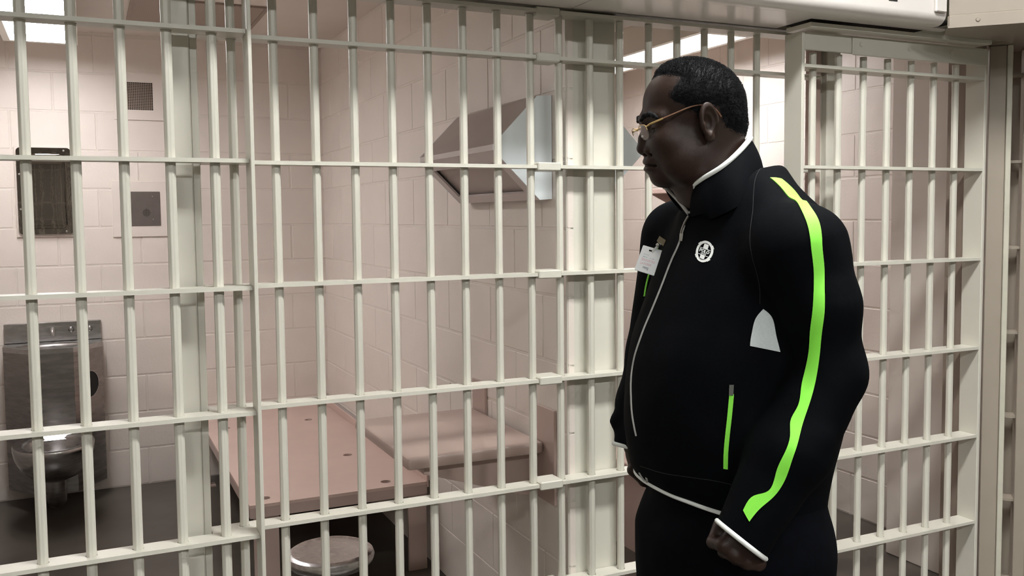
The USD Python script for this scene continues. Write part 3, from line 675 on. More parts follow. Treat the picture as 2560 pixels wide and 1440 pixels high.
# --- head: its own axes, x forward, y to his left, z up
HC = np.array([-0.039, 0.0, 1.634]); HA = math.radians(4.5)
HX = np.array([-math.cos(HA), -math.sin(HA), 0]); HY = np.array([math.sin(HA), -math.cos(HA), 0]); HR = np.stack([HX, HY, [0, 0, 1.0]], 1)   # columns
def toH(P): return (P - HC) @ HR
def fromH(q): return HC + np.atleast_2d(np.asarray(q, float)) @ HR.T
def skull(q):
    s = np.abs(q[:, 1]); r = q.copy(); r[:, 1] = s
    d = ell(r, (0.008, 0, 0.029), (0.086, 0.077, 0.075))
    d = smin(d, ell(r, (-0.026, 0, 0.012), (0.057, 0.070, 0.068)), 0.02)
    d = smin(d, chain(r, [(-0.026, 0, -0.05), (-0.040, 0, -0.12), (-0.070, 0.0, -0.22)], [0.066, 0.066, 0.074], 0.02), 0.03)
    return d
def face(q):
    s = np.abs(q[:, 1]); r = q.copy(); r[:, 1] = s
    d = skull(q)
    d = smin(d, ell(r, (0.036, 0, -0.040), (0.058, 0.064, 0.074)), 0.02)
    d = smin(d, ell(r, (0.022, 0, -0.074), (0.048, 0.063, 0.044)), 0.02)
    d = smin(d, ell(r, (0.022, 0.040, -0.070), (0.042, 0.030, 0.045)), 0.02)           # jowl
    d = smin(d, ell(r, (0.058, 0.036, -0.040), (0.026, 0.026, 0.022)), 0.02)           # cheek
    d = smin(d, ell(r, (0.060, 0, -0.1035), (0.0205, 0.026, 0.0180)), 0.014)             # chin
    d = smin(d, cap(r, (0.030, 0, -0.098), (-0.012, 0, -0.126), 0.020, 0.042), 0.02)  # under the chin
    d = smin(d, cap(r, (0.0885, 0.010, 0.001), (0.074, 0.046, 0.002), 0.0125, 0.008), 0.016)   # brow
    d = smax(d, -ell(r, (0.101, 0.032, -0.018), (0.018, 0.019, 0.0135)), 0.012)        # socket
    lid = np.maximum(ell(r, (0.0725, 0.0325, -0.0185), (0.0145, 0.016, 0.014)), -(np.abs(r[:, 2] + 0.0215) - 0.0034))
    d = smin(d, lid, 0.004)
    d = smin(d, chain(r, [(0.0865, 0, -0.010), (0.0925, 0, -0.034), (0.0935, 0, -0.050)], [0.0072, 0.0095, 0.0115], 0.008), 0.010)   # nose
    d = smin(d, ell(r, (0.0935, 0, -0.0508), (0.0118, 0.0125, 0.0098)), 0.006)
    d = smin(d, ell(r, (0.0820, 0.0165, -0.0550), (0.0135, 0.0095, 0.0105)), 0.006)    # nostril wing
    d = smax(d, -ell(r, (0.0880, 0.0085, -0.0620), (0.0065, 0.0042, 0.0045)), 0.003)
    d = smin(d, ell(r, (0.054, 0, -0.078), (0.0335, 0.034, 0.028)), 0.012)             # muzzle
    d = smin(d, ell(r, (0.0815, 0, -0.0745), (0.0130, 0.0245, 0.0070)), 0.006)         # lips
    d = smin(d, ell(r, (0.0795, 0, -0.0880), (0.0135, 0.0215, 0.0075)), 0.006)
    d = smax(d, -cap(r, (0.0965, 0, -0.0812), (0.0745, 0.0275, -0.0825), 0.0022, 0.0030), 0.003)
    d = smax(d, -cap(r, (0.082, 0.019, -0.060), (0.062, 0.034, -0.080), 0.0025), 0.012)  # fold beside the mouth
    # ear
    t = math.radians(-14); E = np.array([[math.cos(t), 0, -math.sin(t)], [0, 1, 0], [math.sin(t), 0, math.cos(t)]])
    Y = rz(math.radians(18))
    w = (r - np.array([-0.0025, 0.0770, -0.0100])) @ Y @ E
    e = ell(w, (0, 0, 0), (0.0175, 0.0060, 0.0290))
    rim = np.abs(np.sqrt((w[:, 0] / 0.0155) ** 2 + (w[:, 2] / 0.027) ** 2) - 1) * 0.017
    rim = np.sqrt(rim ** 2 + (w[:, 1] - 0.0055) ** 2) - 0.0042
    rim = np.maximum(rim, -(w[:, 2] + 0.020 + 0.9 * w[:, 0]))
    e = smin(e, rim, 0.004)
    e = smax(e, -ell(w, (0.0035, 0.0070, -0.002), (0.0090, 0.0080, 0.0150)), 0.003)
    e = smin(e, ell(w, (0.0125, 0.0045, -0.004), (0.0040, 0.0045, 0.0065)), 0.004)     # tragus
    e = smin(e, ell(w, (0.004, 0.0035, -0.0275), (0.0095, 0.0050, 0.0080)), 0.005)     # lobe
    d = smin(d, e, 0.005)
    return d
fh = lambda P: face(toH(P))
head = nets(fh, HC + [-0.125, -0.125, -0.21], HC + [0.125, 0.125, 0.125], 0.0022)
# --- hands: palm, four curled fingers and a thumb, wrists running up into the sleeves
def hand(P, wrist, fore, kn, dirs, thumb, r=0.0105):
    d = cap(P, fore, wrist, 0.034, 0.028)
    for k in kn: d = smin(d, cap(P, wrist, k, 0.020, r * 1.12), 0.014)
    for i in range(3): d = smin(d, cap(P, kn[i], kn[i + 1], r * 0.9), 0.006)
    for i, k in enumerate(kn):
        p = [np.array(k)] + [np.array(k) + np.array(q) * (0.86 if i == 3 else 1.0) for q in dirs]
        f = chain(P, p, [r * 1.12, r * 0.98, r * 0.9, r * 0.78], 0.003)
        d = smin(d, f, 0.0045)
    d = smin(d, chain(P, thumb, [0.015, 0.0125, 0.0115, 0.0095], 0.004), 0.010)
    return d
hN = lambda P: hand(P, (0.000, -0.250, 0.972), (0.040, -0.24, 1.045), [(-0.0430, -0.262, 0.9385), (-0.0262, -0.268, 0.9250), (-0.0060, -0.266, 0.9130), (0.0125, -0.260, 0.9085)],
                    [(-0.010, 0.030, -0.006), (0.004, 0.048, 0.016), (0.014, 0.034, 0.028)], [(-0.012, -0.236, 0.962), (-0.034, -0.224, 0.946), (-0.038, -0.212, 0.926), (-0.028, -0.206, 0.908)])
hF = lambda P: hand(P, (-0.122, 0.118, 0.990), (-0.112, 0.135, 1.05), [(-0.138, 0.096, 0.960), (-0.129, 0.112, 0.953), (-0.119, 0.128, 0.951), (-0.108, 0.141, 0.953)],
                    [(0.020, -0.004, -0.022), (0.044, -0.006, -0.022), (0.050, -0.006, -0.004)], [(-0.118, 0.092, 0.980), (-0.110, 0.076, 0.964), (-0.096, 0.072, 0.950), (-0.084, 0.074, 0.942)])
handN = nets(hN, (-0.09, -0.31, 0.875), (0.09, -0.17, 1.08), 0.0026)
handF = nets(hF, (-0.20, 0.03, 0.87), (-0.05, 0.20, 1.09), 0.0026)
# --- the body under the clothes
FEET = [np.array([0.05, 0.0]) + TL * 0.12 + TF * 0.02, np.array([0.045, 0.0]) - TL * 0.12 + TF * 0.05]
def legs(P, g=0.0):
    d = None
    for s, ft in ((1, FEET[0]), (-1, FEET[1])):
        hip = np.array([0.034, 0]) + TL * 0.095 * s
        e = chain(P, [(*hip, 0.86), (*(hip * 0.55 + ft * 0.45 + TF * 0.015), 0.47), (*ft, 0.09)], [0.105 + g, 0.072 + g, 0.052 + g], 0.02)
        d = e if d is None else smin(d, e, 0.012)
    return d
def under(P):
    d = np.maximum(trunk(P, -0.028), np.maximum(0.80 - P[:, 2], P[:, 2] - 1.50))
    d = smin(d, legs(P, -0.02), 0.03)
    d = smin(d, chain(P, [SHN, ARN, ELN, FON, WRN], [0.05, 0.045, 0.040, 0.036, 0.027], 0.02), 0.02)
    d = smin(d, chain(P, [SHF, ELF, FOF, WRF], [0.05, 0.040, 0.036, 0.027], 0.02), 0.02)
    d = smin(d, cap(P, (0.03, 0, 1.50), (0.05, 0, 1.38), 0.055, 0.10), 0.03)
    for ft in FEET: d = smin(d, cap(P, (*ft, 0.06), (*(ft + TF * 0.12), 0.045), 0.035, 0.03), 0.02)
    return d
core = nets(under, (-0.30, -0.34, 0.0), (0.35, 0.32, 1.58), 0.011)
part(person, 'body', cat(tri(head), tri(handN), tri(handF), tri(core)), M_skin, smooth=True)
# --- eyes and brows
for s in (1, -1):
    c = fromH((0.0700, s * 0.0325, -0.0195))[0]
    m = trimesh.creation.icosphere(3, 0.0125); m.apply_translation(c)
    ey = part(person, 'eye', tri(m), M_eye, smooth=True)
    m = trimesh.creation.icosphere(2, 0.0065); m.apply_translation(fromH((0.0780, s * 0.0320, -0.0215))[0])
    part(ey, 'iris', tri(m), M_iris, smooth=True)
    pts = settle(fh, fromH([(0.10, s * 0.012, -0.001), (0.098, s * 0.022, 0.006), (0.092, s * 0.034, 0.008), (0.085, s * 0.045, 0.0035), (0.080, s * 0.050, 0.000)]))
    fb = lambda P, q=pts: chain(P, q, [0.0030, 0.0042, 0.0045, 0.0038, 0.003], 0.004) + (meshkit.noise(P * 600, 3) - 0.5) * 0.0014
    m = nets(fb, pts.min(0) - 0.012, pts.max(0) + 0.012, 0.0016)
    part(person, 'eyebrow', tri(m), M_hair, smooth=True)
# --- hair: a cropped shell that thins out towards the hairline
_hl = np.array([(0.120, 0.0705), (0.0826, 0.0715), (0.0668, 0.0735), (0.0450, 0.0680), (0.0600, 0.0500), (0.0655, 0.0361), (0.0590, 0.0238), (0.0379, 0.0127), (0.0215, 0.0040), (0.0150, -0.0072), (0.0115, -0.0170), (0.004, -0.0150), (-0.0010, 0.0090), (-0.0200, 0.0130), (-0.0280, -0.0100), (-0.0350, -0.0222), (-0.0564, -0.0307), (-0.0860, -0.0345), (-0.120, -0.042), (-0.14, 0.14), (0.12, 0.14)])
def poly_in(x, z):
    """Signed distance to the hairline as seen from the side, > 0 inside the hair."""
    d = np.full(len(x), 1e9); ins = np.zeros(len(x), bool); n = len(_hl)
    for i in range(n):
        a, b = _hl[i], _hl[(i + 1) % n]; e = b - a
        t = np.clip(((x - a[0]) * e[0] + (z - a[1]) * e[1]) / (e @ e), 0, 1)
        d = np.minimum(d, np.hypot(x - a[0] - t * e[0], z - a[1] - t * e[1]))
        c = (a[1] > z) != (b[1] > z); ins ^= c & (x < (b[0] - a[0]) * (z - a[1]) / (b[1] - a[1] + 1e-12) + a[0])
    return np.where(ins, d, -d)
def hair(P, lift=0.0):
    q = toH(P); m = poly_in(q[:, 0], q[:, 2])
    th = np.clip((m + 0.001) / 0.028, 0, 1) ** 0.8 * 0.0060 - 0.0016 + np.clip((q[:, 2] - 0.02) / 0.08, 0, 1) * 0.0015 * (m > 0.01)
    bump = (meshkit.noise(q * 260, 1) - 0.5) * 0.0022
    return skull(q) - th - bump * np.clip((m + 0.001) / 0.010, 0, 1)
m = nets(hair, HC + [-0.125, -0.11, -0.06], HC + [0.125, 0.11, 0.135], 0.0019, 0)
hr = part(person, 'hair', tri(m), M_hair, smooth=True)
# tight curls standing on the shell, thinning towards the hairline
rng = np.random.default_rng(7)
S = trimesh.Trimesh(m.vertices, m.faces, process=False)
A = S.area_faces; fi = rng.choice(len(A), 26000, p=A / A.sum()); bc = rng.dirichlet((1, 1, 1), len(fi)); root = np.einsum('ij,ijk->ik', bc, S.vertices[S.faces[fi]])
q = toH(root); mm = poly_in(q[:, 0], q[:, 2]); keep = (mm > -0.003) & (skull(q) > -0.0012) & (rng.random(len(mm)) < np.clip((mm + 0.003) / 0.016, 0.06, 1)); root, mm = root[keep], mm[keep]
nrm = grad(lambda P: skull(toH(P)), root); tan = rng.normal(size=root.shape); tan -= nrm * np.einsum('ij,ij->i', tan, nrm)[:, None]; tan /= np.linalg.norm(tan, axis=1)[:, None]; bi = np.cross(nrm, tan)
ln = (0.0016 + 0.0026 * np.clip(mm / 0.02, 0, 1)) * rng.uniform(0.7, 1.3, len(mm))
pts = np.stack([root - nrm * 0.0008, root + nrm * (ln * 0.5)[:, None] + tan * 0.0009, root + nrm * (ln * 0.95)[:, None] + bi * 0.0010, root + nrm * (ln * 0.80)[:, None] - tan * 0.0012], 1)
cv = UsdGeom.BasisCurves.Define(stage, hr.path + '/curls'); cv.CreateTypeAttr('cubic'); cv.CreateBasisAttr('catmullRom'); cv.CreateWrapAttr('pinned')
from pxr import Vt
cv.CreateCurveVertexCountsAttr(Vt.IntArray([4] * len(pts))); cv.CreatePointsAttr(Vt.Vec3fArray.FromNumpy((toW(pts.reshape(-1, 3)) - MAN).astype(np.float32)))
cv.CreateWidthsAttr(Vt.FloatArray([0.00042])); cv.SetWidthsInterpolation('constant')
UsdShade.MaterialBindingAPI.Apply(cv.GetPrim()).Bind(M_hair); cv.GetPrim().SetCustomDataByKey('kind', 'stuff')
# --- trousers and shoes
def trousers(P):
    d = smax(trunk(P, -0.006), 0.66 - P[:, 2], 0.03); d = smin(d, legs(P, 0.010), 0.05)
    d = smax(d, P[:, 2] - 1.0, 0.01); d = smax(d, 0.045 - P[:, 2], 0.005)
    return d + folds(P) * 0.8
m = nets(trousers, (-0.24, -0.30, 0.02), (0.31, 0.30, 1.02), 0.0085)
tr = part(person, 'trousers', tri(m), M_jeans, smooth=True)
for ft in FEET:
    g = lambda P, ft=ft: smax(smin(cap(P, (*(ft - TF * 0.05), 0.045), (*(ft + TF * 0.15), 0.035), 0.046, 0.042), cap(P, (*ft, 0.05), (*ft, 0.10), 0.05), 0.03), 0.001 - P[:, 2], 0.004)
    part(person, 'shoe', tri(nets(g, (*(ft - 0.28), -0.01), (*(ft + 0.28), 0.16), 0.007)), M_collar_in, smooth=True)
# --- jacket
m = nets(jacket, (-0.26, -0.36, 0.86), (0.30, 0.34, 1.56), 0.0062)
jk = part(person, 'jacket', tri(m), M_jacket, smooth=True)
def ribbon(A, B, n=80, w=7, off=0.0016, f=jacket, depth=0.003):
    """A strip lying on the jacket between two edge lines, with its own thickness."""
    A, B = spline(A, n), spline(B, n); t = np.linspace(0, 1, w)[None, :, None]
    G = (A[:, None] * (1 - t) + B[:, None] * t).reshape(-1, 3); G = settle(f, G); N = grad(f, G); top = G + N * off; bot = G - N * depth
    F = []
    for i in range(n - 1):
        for j in range(w - 1):
            a, b, c, d = i * w + j, i * w + j + 1, (i + 1) * w + j + 1, (i + 1) * w + j; F += [[a, b, c], [a, c, d]]
    K = n * w; edge = [i * w for i in range(n)] + [(n - 1) * w + j for j in range(1, w)] + [i * w + w - 1 for i in range(n - 2, -1, -1)] + list(range(w - 2, 0, -1))
    for a, b in zip(edge, edge[1:] + edge[:1]): F += [[a, b, b + K], [a, b + K, a + K]]
    m = trimesh.Trimesh(np.vstack([top, bot]), F, process=False)
    if np.mean(np.einsum('ij,ij->i', m.face_normals[:20], N[m.faces[:20, 0]])) < 0: m.invert()
    return tri(m)
def seam(pts, r, n=120, off=0.0, f=jacket, closed=False, k=8):
    G = spline(pts, n, closed); G = settle(f, G); G = G + grad(f, G) * off; return tri(tube(G, r, k, closed))
# --- collar: a stand-up shell, open at the front
CT = spline([(-0.048, -0.050, 1.515), (-0.033, -0.075, 1.528), (-0.012, -0.090, 1.542), (0.018, -0.083, 1.566), (0.046, -0.050, 1.590), (0.064, 0.0, 1.601), (0.068, 0.05, 1.598), (0.044, 0.09, 1.578), (0.0, 0.10, 1.552), (-0.049, 0.085, 1.530), (-0.086, 0.05, 1.515)], 70)
CB = spline([(-0.056, -0.052, 1.458), (-0.032, -0.102, 1.468), (0.004, -0.128, 1.486), (0.045, -0.105, 1.512), (0.076, -0.055, 1.535), (0.090, 0.0, 1.543), (0.094, 0.06, 1.538), (0.066, 0.115, 1.515), (0.020, 0.13, 1.485), (-0.027, 0.09, 1.466), (-0.052, -0.02, 1.456)], 70)
CB[6:-6, 2] -= 0.014; CB[6:-6, :2] = [0.015, 0] + (CB[6:-6, :2] - [0.015, 0]) * 0.97
def shell(T, B, th, rows=8, bulge=0.006):
    cen = np.array([0.005, 0.0, 1.5]); g = []
    for t in np.linspace(0, 1, rows):
        Q = T * (1 - t) + B * t; o = Q - cen; o[:, 2] = 0; o /= np.linalg.norm(o, axis=1)[:, None]; g.append(Q + o * bulge * 4 * t * (1 - t))
    g = np.array(g); n = g.shape[1]; ins = g - np.where(True, (lambda o: o / np.linalg.norm(o, axis=-1, keepdims=True))((g - cen) * [1, 1, 0.0]), 0) * th
    v = np.vstack([g.reshape(-1, 3), ins.reshape(-1, 3)]); K = rows * n; F = []
    for i in range(rows - 1):
        for j in range(n - 1):
            a, b, c, d = i * n + j, i * n + j + 1, (i + 1) * n + j + 1, (i + 1) * n + j
            F += [[a, b, c], [a, c, d], [a + K, c + K, b + K], [a + K, d + K, c + K]]
    edge = list(range(n)) + [i * n + n - 1 for i in range(1, rows)] + [(rows - 1) * n + j for j in range(n - 2, -1, -1)] + [i * n for i in range(rows - 2, 0, -1)]
    for a, b in zip(edge, edge[1:] + edge[:1]): F += [[a, b + K, b], [a, a + K, b + K]]
    m = trimesh.Trimesh(v, F, process=False); m.fix_normals(); return m
co = part(jk, 'collar', tri(shell(CT, CB, 0.004)), M_jacket, smooth=50)
part(jk, 'collar_piping', tri(tube(CT, 0.0048, 8)), M_white, 'white piping along the collar edge', smooth=60)
part(jk, 'collar_piping', tri(tube(spline([(-0.048, -0.051, 1.515), (-0.0465, -0.053, 1.490), (-0.0475, -0.050, 1.4785), (-0.0555, -0.047, 1.464)], 24), 0.0036, 8)), M_greypipe, smooth=60)
part(jk, 'collar_piping', tri(tube(spline([(-0.086, 0.05, 1.515), (-0.074, 0.030, 1.500), (-0.063, -0.008, 1.480), (-0.0565, -0.038, 1.464)], 24), 0.0032, 8)), M_greypipe, smooth=60)
# --- sleeve stripe, side panel, zips, hems
SA = [(0.0671, -0.118, 1.5251), (0.0868, -0.1637, 1.4883), (0.0843, -0.2376, 1.4649), (0.0873, -0.2583, 1.44), (0.0897, -0.2654, 1.4091), (0.094, -0.2645, 1.3779), (0.0946, -0.2655, 1.3468), (0.0925, -0.2675, 1.3096), (0.0915, -0.2603, 1.2774), (0.0906, -0.2546, 1.2354), (0.0796, -0.2607, 1.1954), (0.0693, -0.2745, 1.1634), (0.0567, -0.2797, 1.1426), (0.052, -0.292, 1.1205), (0.0411, -0.2982, 1.0941), (0.0295, -0.2965, 1.0656), (0.0171, -0.2976, 1.036), (-0.0058, -0.291, 1.0266), (-0.0216, -0.2905, 1.0045)]
SB = [(0.0899, -0.116, 1.5263), (0.1101, -0.1454, 1.4917), (0.1001, -0.2314, 1.4711), (0.1052, -0.2509, 1.4522), (0.1075, -0.2641, 1.4089), (0.1109, -0.2641, 1.3777), (0.1104, -0.2684, 1.3469), (0.1091, -0.2735, 1.31), (0.1076, -0.2698, 1.2847), (0.1036, -0.2667, 1.2309), (0.0945, -0.2728, 1.1912), (0.0826, -0.2816, 1.1617), (0.0709, -0.2902, 1.1355), (0.0621, -0.2992, 1.1128), (0.0521, -0.3028, 1.0859), (0.0412, -0.299, 1.0506), (0.0258, -0.2999, 1.0278), (0.0042, -0.3004, 1.0094), (-0.0129, -0.3004, 0.9888)]
part(jk, 'sleeve_stripe', ribbon(SA, SB, 110, 7), M_lime, 'neon lime stripe down the sleeve', smooth=50)
part(jk, 'side_panel', ribbon([(0.0134, -0.1996, 1.2474), (0.0150, -0.1975, 1.2580), (0.0176, -0.1958, 1.2699), (0.0245, -0.1936, 1.2926), (0.0358, -0.1952, 1.3071)], [(0.0604, -0.2091, 1.2384), (0.0570, -0.2078, 1.2530), (0.0538, -0.2065, 1.2676), (0.0469, -0.2024, 1.2966), (0.0360, -0.1953, 1.3073)], 24, 9), M_mesh, 'pale mesh panel under the arm', smooth=50)
ZP = [(-0.0555, -0.0424, 1.4600), (-0.062, -0.0331, 1.4441), (-0.0778, -0.0222, 1.398), (-0.0984, -0.0268, 1.3443), (-0.1188, -0.0268, 1.2935), (-0.1311, -0.026, 1.2643), (-0.142, -0.0255, 1.235), (-0.1524, -0.0211, 1.1976), (-0.157, -0.0224, 1.1683), (-0.1589, -0.0306, 1.144), (-0.1593, -0.0394, 1.1185), (-0.1577, -0.0487, 1.0926), (-0.1533, -0.0589, 1.0658)]
part(jk, 'zip_piping', seam(ZP[1:], 0.0024), M_greypipe, 'grey piping down the front zip', smooth=60)
zt = settle(jacket, spline(ZP[:3], 16)[:9]); N = grad(jacket, zt); zt = zt + N * 0.002
part(jk, 'zip_slider', cat(tri(tube(zt, 0.0024, 8)), tri(trimesh.convex.convex_hull(np.array([zt[-1] + d for d in ((-.003, -.002, 0), (.003, -.004, 0), (-.004, -.002, -.013), (.0015, -.004, -.014), (0, .001, -.006))])))), plain('zip_steel', (0.35, 0.34, 0.33), 0.35, 1.0))
part(jk, 'zip_piping', seam([(-0.1500, -0.040, 0.990), (-0.1500, -0.042, 0.975), (-0.1455, -0.045, 0.9690), (-0.1400, -0.052, 0.974), (-0.1360, -0.058, 0.988)], 0.0026, 30), M_greypipe, smooth=60)
def ring_on(f, c, n, r, tube_r, label, m=90):
    c, n = np.array(c, float), np.array(n, float); n /= np.linalg.norm(n)
    e = np.cross(n, [0, 0, 1.0]) if abs(n[2]) < 0.95 else np.cross(n, [0, 1.0, 0]); e /= np.linalg.norm(e); g = np.cross(n, e); t = np.linspace(0, 2 * np.pi, m, endpoint=False)
    Q = c + np.cos(t)[:, None] * e * r + np.sin(t)[:, None] * g * r
    for _ in range(8):
        Q = settle(f, Q, 0.0, 1); Q = Q - ((Q - c) @ n)[:, None] * n
    return part(jk, label, tri(tube(Q, tube_r, 8, True)), M_white, smooth=60)
ring_on(lambda P: trunk(P) + folds(P), (0.036, 0, 0.951 - 0.178 * 0.036 + 0.001), (0.178, 0, 1.0), 0.19, 0.0040, 'hem_piping', 160)
sl = lambda P: smin(smin(chain(P, [ELN, FON, WRN], [0.060, 0.064, 0.045], 0.02), ell(P, (0.075, -0.262, 1.075), (0.022, 0.02, 0.03)), 0.03), ell(P, (-1, 0, 0), (.01, .01, .01)), 0.001) + folds(P)
ring_on(sl, (-0.0160, -0.2522, 0.9465), (-0.62, -0.10, -0.78), 0.045, 0.0042, 'cuff_piping')
sf = lambda P: chain(P, [FOF, WRF], [0.058, 0.047], 0.02) + folds(P)
ring_on(sf, (-0.1285, 0.1185, 0.9955), (-0.25, -0.2, -0.94), 0.047, 0.0040, 'cuff_piping')
pz = [(-0.0155, -0.1965, 1.1678), (-0.0187, -0.197, 1.1314), (-0.0217, -0.1965, 1.1013), (-0.0237, -0.1943, 1.0707), (-0.0231, -0.1895, 1.0411)]
q = np.array(pz); part(jk, 'pocket_zip', ribbon(q - [0.0040, 0, 0], q + [0.0040, 0, 0], 50, 4), M_lime, 'neon lime pocket zip', smooth=50)
part(jk, 'zip_puller', ribbon([(-0.0190, -0.1956, 1.1829), (-0.0198, -0.1964, 1.1660)], [(-0.0116, -0.1956, 1.1829), (-0.0124, -0.1964, 1.1660)], 8, 4, 0.0035), plain('puller_steel', (0.20, 0.21, 0.20), 0.4, 0.8))
q = np.array([(-0.0824, 0.108, 1.4107), (-0.0925, 0.1235, 1.3772), (-0.1012, 0.1398, 1.3405), (-0.1051, 0.1458, 1.3201), (-0.108, 0.1484, 1.299)])
part(jk, 'chest_zip', ribbon(q - [0.0034, -0.001, 0], q + [0.0034, -0.001, 0], 50, 4), M_lime, 'neon lime chest zip behind the badge', smooth=50)
M_seam = plain('jacket_seam_thread', (0.006, 0.0065, 0.008), 0.85)
part(jk, 'raglan_seam', seam([(0.070, -0.060, 1.535), (0.0382, -0.1239, 1.5064), (0.025, -0.1627, 1.4592), (0.0182, -0.2000, 1.3948), (0.0313, -0.1922, 1.3154)], 0.0006, 80, k=6), M_seam)
part(jk, 'waist_seam', seam([(-0.1458, -0.0506, 1.0085), (-0.0901, -0.1423, 1.0161), (-0.0303, -0.1805, 1.0163), (0.02, -0.19, 1.01)], 0.0007, 60, k=6), M_seam)
# --- chest emblem
LO, LX, LY = np.array([-0.04, -0.0971, 1.3981]), np.array([0.00052, -0.00079, 0.00003]), np.array([0.00010, 0.00048, 0.00068])
def to_chest(xy, h):
    c, s = math.cos(math.radians(-20)), math.sin(math.radians(-20)); x, y = xy[:, 0] * c - xy[:, 1] * s, xy[:, 0] * s + xy[:, 1] * c
    G = settle(jacket, LO + x[:, None] * LX + y[:, None] * LY); return G + grad(jacket, G) * np.asarray(h)[:, None]
def emblem(poly, h=0.0009):
    ms = []
    for g in getattr(poly, 'geoms', [poly]):
        m = trimesh.creation.extrude_polygon(g.segmentize(4.0), 1.0, engine='earcut'); v = m.vertices
        ms.append(trimesh.Trimesh(to_chest(v[:, :2], np.where(v[:, 2] > 0.5, h, -0.002)), m.faces, process=False))
    return tri(cat(*ms))
el = lambda a, b: affinity.scale(Point(0, 0).buffer(1, 24), a, b)
ring = el(21.5, 27.0).difference(el(16.2, 21.0))
for a in (38, 142, 218, 322):
    ring = ring.union(affinity.rotate(sbox(-3.2, -1, 3.2, 1.6), a - 90, origin=(0, 0)).intersection(sbox(0, 0, 0, 0)) if False else affinity.translate(affinity.rotate(sbox(-4.5, -0.2, 4.5, 1.4), a - 90, origin=(0, 0)), 21.5 * math.cos(math.radians(a)), 27.0 * math.sin(math.radians(a))))
    ring = ring.difference(affinity.translate(affinity.rotate(sbox(-1.0, -1.2, 1.0, 3.0), a - 72, origin=(0, 0)), 21.9 * math.cos(math.radians(a + 13)), 27.4 * math.sin(math.radians(a + 13))))
mark = part(jk, 'chest_emblem', emblem(ring), M_white, 'white oval emblem on the chest')
part(mark, 'bars', emblem(unary_union([sbox(-4.6, 8.0, 4.6, 18.2).buffer(1).intersection(el(15, 19.4)), sbox(-4.6, -18.2, 4.6, -10.0).buffer(1).intersection(el(15, 19.4)), sbox(-13.5, 6.2, 13.5, 7.6), sbox(-13.0, -10.2, 13.0, -8.8)])), M_white)
def letters(text, h, y, sx=1.0, bold=True):
    m = meshkit.text_mesh(text, h, 1.0, bold); v = m.vertices.copy(); v[:, 0] = (v[:, 0] - (v[:, 0].min() + v[:, 0].max()) / 2) * sx; v[:, 1] += y
    return tri(trimesh.Trimesh(to_chest(v[:, :2], np.where(v[:, 2] > 0.5, 0.0009, -0.001)), m.faces, process=False))
part(mark, 'lettering', letters('POLO', 7.6, -3.0, 0.92), M_white)
part(mark, 'lettering', letters('SPORT', 3.2, -7.8, 1.0, False), M_white)
# --- shirt tail showing at the back under the hem
part(person, 'shirt_tail', tri(trimesh.convex.convex_hull(np.array([(0.160, -0.075, 0.925), (0.190, -0.06, 0.930), (0.203, -0.035, 0.915), (0.2115, -0.030, 0.8635), (0.187, -0.052, 0.876), (0.165, -0.075, 0.885)]))), M_collar_in)

# ---------------------------------------------------------------- what the man wears and carries
gl = thing('eyeglasses', 'half-rim spectacles with gold hinges and brown temples on the man\'s face', 'glasses', toW(fromH((0.10, 0, -0.02)))[0])
def lens_poly(s):
    y, z = [], []
    pts = [(0.011, 0.010), (0.020, 0.0135), (0.045, 0.0140), (0.056, 0.010), (0.058, 0.0), (0.053, -0.011), (0.040, -0.0155), (0.024, -0.0145), (0.013, -0.006)]
    return spline(np.array([(a, b, 0) for a, b in pts]), 40, True)[:, :2]
def lens3(yz, s): return np.c_[0.1015 + 0.30 * yz[:, 1] - 0.9 * yz[:, 0] ** 2, s * yz[:, 0], -0.0250 + yz[:, 1] * 0.84]
for s in (1, -1):
    pl = Polygon(lens_poly(s)); m = trimesh.creation.extrude_polygon(pl, 0.0018, engine='earcut'); v = m.vertices
    q = lens3(v[:, :2], s); q[:, 0] += v[:, 2]
    m = trimesh.Trimesh(fromH(q), m.faces, process=False); m.fix_normals(); part(gl, 'lens', tri(m), M_lens, 'clear lens')
    top = [(0.010, 0.008), (0.020, 0.0142), (0.045, 0.0148), (0.057, 0.010), (0.0585, 0.003)]
    part(gl, 'brow_rim', tri(tube(fromH(lens3(spline(np.array([(a, b, 0) for a, b in top]), 30)[:, :2], s) + [0.0009, 0, 0]), 0.0008, 8)), M_gold, smooth=60)
    g = lambda P: fromH([(x, s * y, z) for x, y, z in P])
    part(gl, 'hinge_bar', tri(tube(g([(0.1005, 0.0575, -0.0160), (0.0985, 0.0640, -0.0145), (0.0945, 0.0670, -0.0125), (0.0755, 0.0725, -0.0042)]), [0.0016, 0.0020, 0.0022, 0.0020], 8)), M_gold, smooth=40)
    part(gl, 'temple', tri(tube(spline(g([(0.0760, 0.0728, -0.0044), (0.0465, 0.0765, 0.0079), (0.0223, 0.0795, 0.0165), (0.0080, 0.0805, 0.0180), (-0.010, 0.0795, 0.0145), (-0.026, 0.0770, -0.0020)]), 40), 0.0015, 8)), M_temple, 'brown temple arm', smooth=60)
    part(gl, 'nose_pad', tri(trimesh.creation.icosphere(2, 0.0022).apply_translation(fromH((0.0985, s * 0.0105, -0.030))[0])), M_clear)
part(gl, 'bridge', tri(tube(fromH(np.array([(0.1025, y, -0.0185 + 0.002 * math.cos(y / 0.0105 * 1.5)) for y in np.linspace(-0.0105, 0.0105, 12)])), 0.0011, 8)), M_gold, smooth=60)

